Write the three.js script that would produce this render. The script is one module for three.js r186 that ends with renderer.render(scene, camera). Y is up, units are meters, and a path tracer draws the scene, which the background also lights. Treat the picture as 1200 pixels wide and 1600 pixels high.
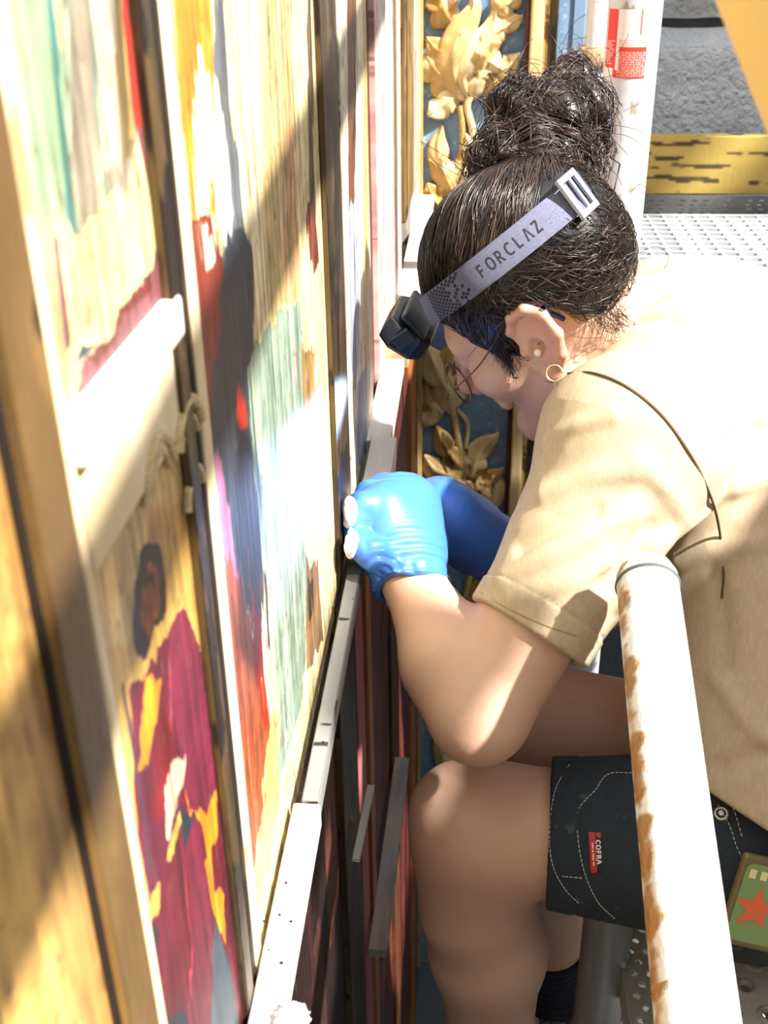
import * as THREE from 'three';
import { RoundedBoxGeometry } from 'three/addons/geometries/RoundedBoxGeometry.js';
import { mergeGeometries } from 'three/addons/utils/BufferGeometryUtils.js';

// ---------------------------------------------------------------- camera, sky, sun, exposure
const D2R = Math.PI / 180, CAM = new THREE.Vector3(0.115, 2.0, 0);
const scene = new THREE.Scene();
const camera = new THREE.PerspectiveCamera(2 * Math.atan(800 / 1700) / D2R, 0.75, 0.01, 60);
camera.rotation.order = 'YXZ';
camera.rotation.set(-28.2 * D2R, 4.7 * D2R, -0.9 * D2R);
camera.position.copy(CAM);
camera.focus = 0.99; camera.userData.fStop = 13;
scene.add(camera); camera.updateMatrixWorld();
const renderer = new THREE.WebGLRenderer({ antialias: true });
renderer.toneMapping = THREE.LinearToneMapping;
renderer.toneMappingExposure = 1.12;
renderer.shadowMap.enabled = true;
scene.background = new THREE.Color().setRGB(0.86, 0.91, 1.0);
scene.backgroundIntensity = 1.45;
const SUN = new THREE.Vector3(0.6, 0.77, 0.3).normalize();
const sun = new THREE.DirectionalLight(new THREE.Color().setRGB(1, 0.965, 0.9), 15.5);
sun.position.copy(CAM).addScaledVector(SUN, 6).add(new THREE.Vector3(0, -0.6, -1.2));
sun.target.position.copy(CAM).add(new THREE.Vector3(0, -0.6, -1.2));
sun.castShadow = true; sun.shadow.mapSize.set(4096, 4096); sun.shadow.radius = 3.6;
Object.assign(sun.shadow.camera, { left: -2.5, right: 2.5, top: 2.5, bottom: -2.5, near: 0.5, far: 12 });
scene.add(sun, sun.target);

// ---------------------------------------------------------------- helpers
const V = (x, y, z) => new THREE.Vector3(x, y, z);
const AX = [0, 1, 2].map((i) => V().setFromMatrixColumn(camera.matrixWorld, i));
const ray = (x, y) => V().addScaledVector(AX[0], (x - 600) / 1700).addScaledVector(AX[1], (800 - y) / 1700).sub(AX[2]);
const at = (x, y, d) => ray(x, y).multiplyScalar(d).add(CAM);                       // a place at a depth
const onX = (x, y, X) => { const r = ray(x, y); return r.multiplyScalar((X - CAM.x) / r.x).add(CAM); };
const onY = (x, y, Y) => { const r = ray(x, y); return r.multiplyScalar((Y - CAM.y) / r.y).add(CAM); };
const onZ = (x, y, Z) => { const r = ray(x, y); return r.multiplyScalar((Z - CAM.z) / r.z).add(CAM); };
let seed = 7; const rnd = () => ((seed = (seed * 1664525 + 1013904223) >>> 0) / 4294967296);
const rr = (a, b) => a + (b - a) * rnd();
const clamp = (x, a = 0, b = 1) => Math.min(b, Math.max(a, x)), mix = (a, b, t) => a + (b - a) * t;
const sst = (a, b, x) => { const t = clamp((x - a) / (b - a)); return t * t * (3 - 2 * t); };
const h2 = (i, j) => { let n = (i * 374761393 + j * 668265263) | 0; n = Math.imul(n ^ (n >>> 13), 1274126177); return ((n ^ (n >>> 16)) >>> 0) / 4294967296; };
function noise(x, y) {
  const i = Math.floor(x), j = Math.floor(y), u = x - i, v = y - j, a = u * u * (3 - 2 * u), b = v * v * (3 - 2 * v);
  return mix(mix(h2(i, j), h2(i + 1, j), a), mix(h2(i, j + 1), h2(i + 1, j + 1), a), b);
}
const fbm = (x, y, o = 4) => { let s = 0, a = 0.5, t = 0; for (let k = 0; k < o; k++) { s += a * noise(x, y); t += a; a *= 0.5; x = x * 2.03 + 17; y = y * 2.03 + 5; } return s / t; };
const noise3 = (p, f) => (noise(p.x * f + p.z * f * 0.71, p.y * f + 3) + noise(p.y * f * 0.83 + 9, p.z * f + p.x * f * 0.3) + noise(p.z * f + 31, p.x * f * 0.9 + p.y * f * 0.4)) / 3;
const used = {};
const numbered = (n) => { used[n] = (used[n] ?? -1) + 1; return used[n] ? n + '_' + String(used[n]).padStart(3, '0') : n; };
function tag(o, label, category, group, kind) {
  if (label) o.userData.label = label;
  if (category) o.userData.category = category;
  if (group) o.userData.group = group;
  if (kind) o.userData.kind = kind;
  return o;
}
function thing(name, label, category, pos = V(0, 0, 0), group, kind) {
  const o = new THREE.Group(); o.name = numbered(name); o.position.copy(pos); scene.add(o); o.updateMatrixWorld();
  return tag(o, label, category, group, kind);
}
// a mesh whose geometry is given in world metres, hung under a parent
function put(name, geo, mat, parent = scene, label) {
  if (Array.isArray(geo)) geo = mergeGeometries(geo.map((g) => { const n = g.index ? g.toNonIndexed() : g; for (const k of Object.keys(n.attributes)) if (!['position', 'normal', 'uv'].includes(k)) n.deleteAttribute(k); return n; }));
  const m = new THREE.Mesh(geo, mat); m.name = parent === scene ? numbered(name) : name; m.castShadow = m.receiveShadow = true;
  if (parent !== scene) { let o = V(0, 0, 0); for (let p = parent; p && p !== scene; p = p.parent) o.add(p.position); geo.translate(-o.x, -o.y, -o.z); }
  if (label) m.userData.label = label;
  parent.add(m); return m;
}
// box between two corners, softly chamfered, uv in metres
function slab(a, b, r = 0.001) {
  const lo = a.clone().min(b), hi = a.clone().max(b), s = hi.clone().sub(lo);
  const g = new RoundedBoxGeometry(s.x, s.y, s.z, 2, Math.min(r, s.x * 0.45, s.y * 0.45, s.z * 0.45));
  g.translate((lo.x + hi.x) / 2, (lo.y + hi.y) / 2, (lo.z + hi.z) / 2); return metreUV(g);
}
function metreUV(g, sw = 1) {                               // box mapping in metres
  const p = g.attributes.position, n = g.attributes.normal, uv = new Float32Array(p.count * 2);
  for (let i = 0; i < p.count; i++) {
    const ax = Math.abs(n.getX(i)), ay = Math.abs(n.getY(i)), az = Math.abs(n.getZ(i));
    let u, v;
    if (ax >= ay && ax >= az) { u = p.getZ(i); v = p.getY(i); } else if (ay >= az) { u = p.getX(i); v = p.getZ(i); } else { u = p.getX(i); v = p.getY(i); }
    uv[2 * i] = u * sw; uv[2 * i + 1] = v * sw;
  }
  g.setAttribute('uv', new THREE.BufferAttribute(uv, 2)); return g;
}
function tube(pts, r, seg = 24, rad = 8, closed = false) { return new THREE.TubeGeometry(new THREE.CatmullRomCurve3(pts, closed, 'centripetal'), seg, r, rad, closed); }
function rod(a, b, r, rad = 20, r2 = r) {                   // straight round bar with closed ends
  const g = new THREE.CylinderGeometry(r2, r, a.distanceTo(b), rad, 1);
  g.translate(0, a.distanceTo(b) / 2, 0);
  g.applyQuaternion(new THREE.Quaternion().setFromUnitVectors(V(0, 1, 0), b.clone().sub(a).normalize())); g.translate(a.x, a.y, a.z); return g;
}
// textures --------------------------------------------------------------------
function tex(w, h, fn, srgb = true, rep = 1) {
  const d = new Uint8Array(w * h * 4);
  for (let y = 0; y < h; y++) for (let x = 0; x < w; x++) { const c = fn(x / w, y / h, x, y), o = (y * w + x) * 4; for (let k = 0; k < 3; k++) d[o + k] = clamp(c.length ? c[k] : c) * 255; d[o + 3] = 255; }
  const t = new THREE.DataTexture(d, w, h); t.wrapS = t.wrapT = THREE.RepeatWrapping; t.magFilter = THREE.LinearFilter; t.minFilter = THREE.LinearMipmapLinearFilter; t.generateMipmaps = true;
  if (srgb) t.colorSpace = THREE.SRGBColorSpace; t.repeat.set(rep, rep); t.needsUpdate = true; return t;
}
const hex = (s) => [1, 3, 5].map((k) => parseInt(s.slice(k, k + 2), 16) / 255);
const lerp3 = (a, b, t) => a.map((v, i) => mix(v, b[i], t));
// grain that runs along v; patches of wear
function woodTex(c0, c1, c2, opt = {}) {
  const A = hex(c0), B = hex(c1), C = hex(c2), { fx = 40, fy = 3, wear = 0.62, w = 512, h = 512, rep = 2 } = opt;
  return tex(w, h, (u, v) => {
    const g = fbm(u * fx + fbm(u * 5, v * 3) * 3, v * fy, 4), p = fbm(u * 9 + 40, v * 9, 5);
    let c = lerp3(A, B, sst(0.3, 0.7, g)); c = lerp3(c, C, sst(wear, wear + 0.06, p * 0.7 + g * 0.3)); return c;
  }, true, rep);
}
const grain = tex(512, 512, (u, v) => 0.5 + 0.5 * (fbm(u * 60, v * 6, 4) - 0.5) + 0.3 * (fbm(u * 90, v * 90, 2) - 0.5), false, 3);
const grit = tex(512, 512, (u, v) => fbm(u * 24, v * 24, 5), false, 4);
function std(color, rough = 0.6, o = {}) {
  const m = new THREE.MeshStandardMaterial({ color: typeof color === 'string' ? new THREE.Color(color) : 0xffffff, roughness: rough, side: THREE.DoubleSide, ...o });
  if (color.isTexture) m.map = color; return m;
}
// ---------------------------------------------------------------- places
const WX = 0, LEDGE = CAM.y - 0.53, ENDZ = -2.5, FLOORY = -1.1;     // painted wall plane x = 0, ledge top, carved return wall, ground
const zx = (px, py, X = WX) => onX(px, py, X).z, yx = (px, py, X = WX) => onX(px, py, X).y;

const M = {
  giltDark: std(woodTex('#35281a', '#5f4a28', '#1b130c', { wear: 0.54, fx: 30, fy: 4 }), 0.42, { metalness: 0.25, bumpMap: grain, bumpScale: 0.0006 }),
  giltMid: std(woodTex('#5f4727', '#86683a', '#33241a', { wear: 0.6, fx: 14, fy: 5 }), 0.45, { metalness: 0.1, bumpMap: grain, bumpScale: 0.0006 }),
  gilt: std(woodTex('#a8854a', '#ccab6a', '#6b4c26', { wear: 0.6, fx: 24, fy: 4 }), 0.45, { metalness: 0.12, bumpMap: grain, bumpScale: 0.0005 }),
  giltPale: std(woodTex('#cbb07a', '#e0cda2', '#8f6f40', { wear: 0.63, fx: 24, fy: 3 }), 0.45, { metalness: 0.1, bumpMap: grain, bumpScale: 0.0004 }),
  blackWood: std(woodTex('#17110d', '#261c14', '#3a2c1c', { wear: 0.62 }), 0.55, { bumpMap: grain, bumpScale: 0.0005 }),
  brownWood: std(woodTex('#3a2114', '#6b3d22', '#27150d', { wear: 0.6 }), 0.38, { bumpMap: grain, bumpScale: 0.0005 }),
  orangeWood: std(woodTex('#8d4f25', '#b5763c', '#5a3016', { wear: 0.62 }), 0.4, { bumpMap: grain, bumpScale: 0.0004 }),
  redWood: std(woodTex('#4a1d17', '#6e2f25', '#2c1210', { wear: 0.6 }), 0.42, { bumpMap: grain, bumpScale: 0.0004 }),
  cream: std(woodTex('#d8c49a', '#e6d8b8', '#b99a66', { wear: 0.64, fx: 20 }), 0.6, { bumpMap: grain, bumpScale: 0.0003 }),
  whiteWood: std(woodTex('#cfc8bd', '#e4dfd6', '#6b5e50', { wear: 0.69, fx: 36, fy: 3 }), 0.7, { bumpMap: grain, bumpScale: 0.0008 }),
  greyWood: std(woodTex('#7d7d78', '#a6a69f', '#3a3631', { wear: 0.6, fx: 26, fy: 3 }), 0.6, { bumpMap: grain, bumpScale: 0.0009 }),
  rawWood: std(woodTex('#8b7352', '#b3996f', '#5e482e', { wear: 0.62 }), 0.7, { bumpMap: grain, bumpScale: 0.0008 }),
  lath: std(woodTex('#8a8078', '#a79c92', '#5c544e', { wear: 0.66 }), 0.75, { bumpMap: grain, bumpScale: 0.0006 }),
  zinc: std(tex(512, 512, (u, v) => { const p = fbm(u * 8, v * 8, 5), q = fbm(u * 50, v * 20, 3); return lerp3([0.62, 0.64, 0.65], [0.8, 0.81, 0.82], sst(0.3, 0.7, p * 0.6 + q * 0.4)); }), 0.5, { metalness: 0.25, bumpMap: grit, bumpScale: 0.0004 }),
  darkZinc: std(tex(256, 256, (u, v) => lerp3([0.36, 0.36, 0.36], [0.52, 0.52, 0.51], fbm(u * 14, v * 14, 4))), 0.55, { metalness: 0.4, bumpMap: grit, bumpScale: 0.0003 }),
  stone: std(tex(512, 512, (u, v) => { const p = fbm(u * 10, v * 10, 6), s = sst(0.66, 0.8, noise(u * 160, v * 160)); return lerp3(lerp3([0.72, 0.75, 0.76], [0.9, 0.92, 0.92], p), [0.72, 0.72, 0.72], s * 0.35); }, true, 1.2), 0.95, { bumpMap: grit, bumpScale: 0.009 }),
  mortar: std('#5d6466', 1, { bumpMap: grit, bumpScale: 0.003 }),
};

// ---------------------------------------------------------------- setting
const struct = (name, geo, m, parent = scene, label) => tag(put(name, geo, m, parent), label, null, null, parent === scene ? 'structure' : null);
struct('wall_left', slab(V(-0.3, FLOORY, 0.9), V(-0.06, 3.1, ENDZ - 0.3), 0.002), M.blackWood);
struct('floor', slab(V(-0.3, FLOORY - 0.12, 1.7), V(3.2, FLOORY, -3.4), 0.002), M.mortar);
struct('wall_right', slab(V(2.9, FLOORY, 1.7), V(3.2, 3.6, -3.4), 0.002), M.stone);
struct('wall_front', slab(V(-0.3, FLOORY, 1.4), V(2.9, 3.6, 1.7), 0.002), M.stone);

// ---------------------------------------------------------------- painted panels on the wall
// a board with a painting on its face: canvas laid out in wall metres (z along, y up)
function painting(name, z0, z1, y0, y1, X, W, H, draw, parent, label) {
  const cv = document.createElement('canvas'); cv.width = W; cv.height = H; const c = cv.getContext('2d');
  const q = (z, y) => [(z0 - z) / (z0 - z1) * W, (y1 - y) / (y1 - y0) * H];
  const P = (px, py) => { const w = onX(px, py, X); return q(w.z, w.y); };
  const poly = (pts, col, close = true) => { c.fillStyle = col; c.beginPath(); for (let i = 0; i < pts.length; i += 2) { const a = P(pts[i], pts[i + 1]); i ? c.lineTo(...a) : c.moveTo(...a); } c.closePath(); c.fill(); };
  const blob = (pts, col) => { c.fillStyle = col; const a = []; for (let i = 0; i < pts.length; i += 2) a.push(P(pts[i], pts[i + 1])); c.beginPath(); const n = a.length; for (let i = 0; i < n; i++) { const m = [(a[i][0] + a[(i + 1) % n][0]) / 2, (a[i][1] + a[(i + 1) % n][1]) / 2]; i ? c.quadraticCurveTo(...a[i], ...m) : c.moveTo(...[(a[n - 1][0] + a[0][0]) / 2, (a[n - 1][1] + a[0][1]) / 2]); if (!i) c.quadraticCurveTo(...a[0], ...m); } c.closePath(); c.fill(); };
  const line = (pts, col, w) => { c.strokeStyle = col; c.lineWidth = w * W / LW; c.lineCap = c.lineJoin = 'round'; c.beginPath(); for (let i = 0; i < pts.length; i += 2) { const a = P(pts[i], pts[i + 1]); i ? c.lineTo(...a) : c.moveTo(...a); } c.stroke(); };
  const LW = W * 1.55; draw({ c, W, H, P, poly, blob, line, q });
  const id = c.getImageData(0, 0, W, H), d = id.data, src = d.slice(), mz = (z0 - z1) / W, my = (y1 - y0) / H;
  for (let j = 0; j < H; j++) for (let i = 0; i < W; i++) {           // brush grain, boards, tiny losses
    const z = i * mz, y = j * my, g = fbm(z * 220, y * 14, 4), s = fbm(z * 60 + 7, y * 60, 4), k = 1 + 0.75 * (g - 0.5) + 0.4 * (s - 0.5), o = (j * W + i) * 4, loss = sst(0.73, 0.78, fbm(z * 260 + 3, y * 110, 3));
    const sx = clamp(Math.round(i + (g - 0.5) * W * 0.05), 0, W - 1), sy = clamp(Math.round(j + (s - 0.5) * H * 0.02), 0, H - 1), so = (sy * W + sx) * 4;
    for (let n = 0; n < 3; n++) d[o + n] = mix(255 * Math.pow(src[so + n] / 255, 1.35) * k, [96, 74, 52][n], loss * 0.55);
  }
  c.putImageData(id, 0, 0);
  const t = new THREE.CanvasTexture(cv); t.colorSpace = THREE.SRGBColorSpace; t.anisotropy = 8;
  const g = new RoundedBoxGeometry(0.02, y1 - y0, z0 - z1, 1, 0.0006); g.translate(X - 0.01, (y0 + y1) / 2, (z0 + z1) / 2);
  const p = g.attributes.position, uv = g.attributes.uv;
  for (let i = 0; i < p.count; i++) uv.setXY(i, (z0 - p.getZ(i)) / (z0 - z1), (p.getY(i) - y0) / (y1 - y0));
  const m = std(t, 0.5, { bumpMap: grain, bumpScale: 0.0003 });
  return put(name, g, m, parent, label);
}
const TOP = 2.75, BOT = 0.75;
const z1a = zx(50, 900), z1b = zx(74, 900), z1c = zx(137, 900), z2a = zx(247, 300), z2b = zx(273, 300), z2c = zx(292, 300), z3a = zx(511, 300), z3b = zx(537, 300);
// nearest: gilded field at the left edge
{
  const t = thing('gilded_panel', 'blurred tan gilded panel cut off by left edge of photo', 'panel', V(0, BOT, z1a));
  painting('painted_board', 0.3, z1a + 0.001, BOT, TOP, WX, 256, 700, ({ c, W, H, poly, blob, P }) => {
    c.fillStyle = '#a5854f'; c.fillRect(0, 0, W, H);
    const yy = P(10, 740)[1]; c.fillStyle = '#6d6f72'; c.fillRect(0, 0, W, yy);
    c.fillStyle = '#5a2a12'; c.fillRect(0, 0, W, P(10, 420)[1]);
    for (let i = 0; i < 260; i++) { c.fillStyle = ['rgba(214,178,110,.35)', 'rgba(120,84,44,.3)', 'rgba(235,205,150,.25)'][i % 3]; const x = rnd() * W, y = rr(yy, H); c.beginPath(); c.ellipse(x, y, rr(3, 14), rr(20, 120), rr(-.2, .2), 0, 7); c.fill(); }
  }, t);
}
// wing panel A between the two near posts
{
  const t = thing('painted_panel', 'blurred near painted panel with magenta robed figure below white rail', 'painting', V(0, BOT, (z1b + z2c) / 2));
  const post = (name, strips, label) => { const first = put(name, slab(V(-0.02, BOT, strips[0][0]), V(strips[0][2], TOP, strips[0][1]), 0.0015), strips[0][3], t, label); for (const s of strips.slice(1)) put('moulding', slab(V(-0.02, BOT, s[0]), V(s[2], TOP, s[1]), 0.0022), s[3], first); };
  const pf = 0.006;
  post('frame_post', [[zx(74, 900, pf), zx(134, 900, pf), pf, M.giltMid], [z1a, zx(74, 900, pf) + 0.0012, 0.003, M.blackWood], [zx(134, 900, 0.002), zx(150, 900, 0.002), 0.002, M.cream]], 'wide worn dark gold upright');
  post('frame_post', [[zx(250, 300, 0.003), zx(268, 300, 0.003), 0.003, M.giltDark], [zx(244, 300), zx(250, 300), 0.0015, M.blackWood], [zx(268, 300), zx(275, 300), 0.001, M.blackWood], [zx(275, 300), z2c, 0.001, M.cream]], 'narrow dark upright with pale edge');
  const rail = { a: onX(122, 690, 0.004), b: onX(292, 470, 0.004) }, yr = (rail.a.y + rail.b.y) / 2, zA = zx(150, 900), zB = zx(246, 300);
  painting('upper_painting', zA, zB, yr - 0.004, TOP, WX - 0.001, 400, 1250, ({ c, W, H, poly, blob, line }) => {
    c.fillStyle = '#cfc39a'; c.fillRect(0, 0, W, H);
    poly([25, -400, 110, -400, 80, 0, 110, 150, 125, 300, 105, 380, 60, 360, 35, 150], '#a9bd9d');
    poly([85, -400, 190, -400, 195, 0, 215, 230, 200, 290, 150, 330, 105, 365, 100, 200], '#9e9584');
    poly([130, -100, 170, -100, 180, 100, 190, 250, 160, 315, 150, 150], '#b8b0a0');
    line([70, -200, 85, 100, 100, 250, 112, 345], '#5e8c86', 26); line([140, -200, 140, 0, 150, 150, 165, 300], '#7f9a86', 16); line([100, -200, 105, 200, 120, 330], '#b9c7ae', 14);
    poly([160, -400, 215, -400, 215, 0, 210, 230, 195, 260, 180, 100], '#8d7a52');
    poly([188, -400, 228, -400, 232, 190, 215, 215, 205, 160, 190, 0], '#b5453f'); poly([186, -200, 190, 0, 205, 160, 212, 235, 204, 225, 194, 120], '#c9b27a');
    poly([215, 210, 238, 188, 262, 470, 215, 535, 125, 650, 122, 620, 160, 545, 235, 420, 248, 370], '#8a5a62');
    poly([215, 240, 250, 360, 235, 415, 160, 545, 110, 590, 92, 380, 130, 345, 200, 300], '#dccf9c');
    poly([86, 385, 95, 385, 108, 530, 100, 540], '#8b4f66'); poly([233, 415, 237, 455, 219, 462], '#4f5a63'); poly([128, 550, 150, 552, 138, 580, 121, 588], '#4f5a63');
    poly([175, 520, 232, 430, 240, 450, 150, 575, 122, 610], '#7b3f3a');
  }, t);
  painting('lower_painting', zA, zx(330, 900), BOT, yr - 0.006, WX - 0.001, 400, 1250, ({ c, W, H, poly, blob, line }) => {
    c.fillStyle = '#c9a765'; c.fillRect(0, 0, W, H);
    poly([140, 760, 235, 640, 330, 560, 330, 800, 235, 800, 200, 1000, 160, 1000], '#d3bb86');
    blob([232, 830, 252, 850, 260, 930, 240, 1000, 218, 1040, 204, 1000, 205, 900], '#2c2420');
    blob([238, 870, 250, 890, 248, 950, 236, 1000, 222, 985, 216, 920], '#9a6440');
    line([226, 905, 240, 900], '#3a2015', 5); line([222, 940, 230, 950], '#7a4228', 5);
    poly([205, 1090, 230, 1060, 262, 970, 290, 965, 320, 1040, 345, 1250, 385, 1600, 250, 1620, 235, 1400, 215, 1300], '#742740');
    poly([262, 970, 290, 965, 318, 1040, 338, 1210, 322, 1262, 296, 1230, 285, 1180, 265, 1130, 258, 1030], '#7d2f4a');
    line([262, 1000, 268, 1080, 266, 1150], '#b0586a', 8); blob([245, 1130, 262, 1100, 272, 1170, 262, 1260, 245, 1300, 228, 1260], '#83232f'); line([300, 990, 310, 1080, 322, 1180], '#8d4a66', 9); line([300, 1000, 312, 1100, 320, 1200], '#8e2740', 10);
    poly([230, 1068, 252, 1062, 245, 1110, 222, 1205, 212, 1200, 228, 1110], '#d99a2b'); poly([205, 1120, 230, 1075, 228, 1130, 212, 1148], '#7c2138');
    poly([270, 1170, 290, 1162, 286, 1220, 262, 1300, 258, 1290, 264, 1200], '#cfc0a8'); poly([286, 1220, 292, 1240, 300, 1262, 322, 1262, 338, 1240, 345, 1450, 330, 1400, 315, 1290], '#d99a2b');
    line([196, 1080, 214, 1200, 226, 1290, 238, 1370], '#5a4a52', 12);
    poly([282, 1260, 304, 1262, 304, 1290, 288, 1322, 284, 1290], '#333d49'); poly([262, 1310, 282, 1268, 286, 1290, 268, 1345, 258, 1350], '#d8b160');
    blob([250, 1340, 285, 1310, 305, 1400, 300, 1520, 260, 1590, 242, 1500], '#76263a'); line([283, 1320, 290, 1400, 300, 1480, 296, 1560], '#cf5a6c', 7); blob([300, 1290, 325, 1380, 336, 1520, 320, 1600, 298, 1600, 306, 1450], '#772e44');
    poly([236, 1390, 250, 1380, 250, 1420, 234, 1440], '#d8b160'); poly([234, 1440, 246, 1445, 242, 1500, 236, 1480], '#3d4650'); poly([336, 1440, 360, 1520, 378, 1620, 330, 1620, 332, 1540], '#4a5a66'); poly([320, 1350, 350, 1400, 352, 1480, 330, 1420], '#d99a2b'); poly([330, 1330, 345, 1300, 350, 1390, 335, 1385], '#7c2138');
    poly([255, 1590, 290, 1575, 300, 1640, 250, 1640], '#3d4650');
  }, t);
  // sill rail and carved trefoil tracery below it
  put('rail', [slab(V(-0.01, yr - 0.012, zA + 0.004), V(0.0045, yr + 0.006, zB - 0.004), 0.003)], M.whiteWood, t, 'white lit sill rail');
  const tr = put('tracery', slab(V(-0.012, yr - 0.05, zA + 0.002), V(0.001, yr - 0.012, zB - 0.006), 0.003), M.cream, t, 'gilded arched tracery board');
  const arc = (cx, cy, r, a0, a1, k = 0.004) => { const c0 = onX(cx, cy, 0.001), pts = []; for (let i = 0; i <= 14; i++) { const a = mix(a0, a1, i / 14); pts.push(V(0.001, c0.y + Math.sin(a) * r, c0.z + Math.cos(a) * r)); } return tube(pts, k, 28, 8); };
  for (const a of [[252, 760, 0.019, 0.1, 3.0, 0.0022], [252, 760, 0.013, 0.1, 3.0, 0.0014], [298, 705, 0.022, 0.4, 2.9, 0.0026], [298, 705, 0.015, 0.4, 2.9, 0.0014], [306, 780, 0.014, 0.1, 3.0, 0.002]]) put('arch_rib', arc(...a), M.giltPale, tr);
}
// large panel B
{
  const t = thing('painted_panel', 'large streaky painted panel with grey-green robe between two dark uprights', 'painting', V(0, LEDGE, (z2c + z3b) / 2));
  painting('painting', z2c - 0.0005, z3a, LEDGE - 0.03, TOP, WX - 0.001, 1000, 1500, ({ c, W, H, poly, blob, line }) => {
    c.fillStyle = '#ddcfa8'; c.fillRect(0, 0, W, H);
    poly([262, -500, 330, -500, 330, 0, 342, 150, 345, 320, 300, 335, 282, 200, 268, 0], '#cf9a35');
    blob([306, 50, 320, 90, 334, 180, 331, 300, 318, 350, 308, 320, 300, 160], '#eee6d4'); line([297, 40, 292, 160, 300, 290], '#b97f2c', 6); line([330, 120, 333, 200], '#a86c25', 4);
    poly([328, -500, 360, -500, 352, 0, 360, 180, 395, 330, 396, 560, 352, 620, 345, 390, 366, 340, 352, 200, 336, 100], '#73787c');
    poly([337, 108, 352, 190, 367, 345, 352, 392, 333, 310], '#efe9dc');
    poly([294, 330, 330, 345, 350, 420, 345, 560, 300, 560], '#8b4733'); blob([320, 355, 338, 390, 336, 420, 318, 405], '#e7dccb'); for (let k = 0; k < 7; k++) line([304 + k * 5, 350 + k * 4, 306 + k * 5, 400 + k * 3], 'rgba(230,215,195,.5)', 4);
    poly([300, 420, 342, 420, 345, 540, 335, 800, 322, 700], '#9b4436');
    poly([352, 390, 394, 330, 396, 520, 398, 700, 410, 870, 412, 1040, 395, 970, 360, 860, 334, 760, 330, 620, 345, 480], '#454e5c');
    poly([328, 690, 338, 690, 352, 780, 375, 900, 396, 980, 400, 1000, 345, 900], '#b27c9c');
    blob([371, 585, 382, 610, 386, 660, 378, 690, 370, 650], '#c23a22');
    poly([338, 860, 372, 900, 396, 985, 415, 1070, 430, 1180, 400, 1350, 388, 1420, 372, 1250], '#a9603a'); line([360, 950, 375, 1100, 385, 1250], '#7f3f24', 10); line([385, 1000, 396, 1120, 398, 1260], '#c27a4c', 8); line([370, 1000, 385, 1160, 392, 1300], '#8d4a2b', 7);
    poly([395, 930, 410, 990, 412, 1070, 420, 1150, 408, 1120, 398, 1040], '#a4341f'); line([389, 860, 392, 950], '#a4341f', 8); line([402, 900, 408, 930], '#a4341f', 8);
    poly([386, 560, 425, 500, 470, 470, 482, 700, 478, 860, 482, 960, 472, 1090, 448, 1200, 430, 1270, 438, 1120, 428, 1000, 412, 870, 398, 700], '#93a596');
    line([425, 540, 432, 760, 445, 980], '#6f8476', 16); line([450, 600, 455, 800, 462, 1000], '#bfcabb', 18); line([440, 900, 452, 1050, 446, 1170], '#dfe0c4', 12); line([410, 600, 418, 780], '#aebcae', 12);
    poly([420, 1150, 432, 1090, 436, 1250, 400, 1500, 385, 1560, 400, 1350], '#dcc283');
    poly([411, 880, 420, 940, 424, 1030, 418, 1020], '#2b302a');
    poly([362, -500, 400, -500, 395, 0, 408, 320, 408, 520, 398, 420, 380, 330], '#e6dcbc'); line([372, 0, 380, 180, 390, 300], '#b7a06c', 10); line([386, 0, 396, 260], '#c9b98e', 9);
    poly([398, -500, 430, -500, 432, 0, 440, 330, 445, 480, 425, 520, 412, 330], '#cdbb8c'); line([418, 0, 424, 200, 430, 330], '#8d7a4e', 8);
    poly([430, -500, 452, -500, 455, 0, 462, 250, 470, 470, 445, 480, 440, 250], '#c9ac84'); line([444, 0, 452, 180, 456, 330], '#9a6f4c', 12);
    poly([476, -500, 486, -500, 487, 0, 490, 250, 495, 420, 486, 420, 482, 200], '#6c5a3c'); line([470, 0, 476, 250], '#eee3c4', 14); line([496, 0, 500, 250], '#efe6cc', 16);
    blob([482, 300, 492, 340, 498, 400, 492, 440, 482, 400, 478, 350], '#7a4634'); line([498, 300, 505, 500], '#aeb2a4', 18);
    poly([470, 540, 492, 540, 496, 720, 484, 760, 476, 700], '#a08258'); line([462, 560, 470, 700, 474, 770], '#a8653f', 10); line([505, 560, 510, 760], '#e2d3a8', 12);
    poly([474, 745, 495, 740, 500, 860, 476, 870], '#d3c6a4');
    for (let i = 0; i < 260; i++) { const z = rnd(), y = rnd() * H, x = z * W; c.strokeStyle = ['rgba(250,240,215,.3)', 'rgba(120,90,55,.22)', 'rgba(90,70,60,.2)', 'rgba(235,215,160,.3)', 'rgba(70,80,90,.16)'][i % 5]; c.lineWidth = rr(1, 6); c.beginPath(); c.moveTo(x, y); c.bezierCurveTo(x + rr(-8, 8), y + 60, x + rr(-14, 14), y + 130, x + rr(-18, 18), y + rr(120, 420)); c.stroke(); }
    poly([478, 880, 497, 870, 505, 1000, 480, 1050], '#8a7152'); poly([480, 900, 488, 900, 490, 960, 482, 970], '#3f3526');
  }, t);
  const pz = (px) => zx(px, 300, 0.004);
  const post = put('frame_post', slab(V(-0.02, LEDGE + 0.004, pz(511)), V(0.004, TOP, pz(534)), 0.0015), M.giltDark, t, 'dark worn gilded upright');
  put('moulding', slab(V(-0.02, LEDGE + 0.004, zx(505, 300)), V(-0.004, TOP, zx(512, 300)), 0.001), M.blackWood, post);
}
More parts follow.
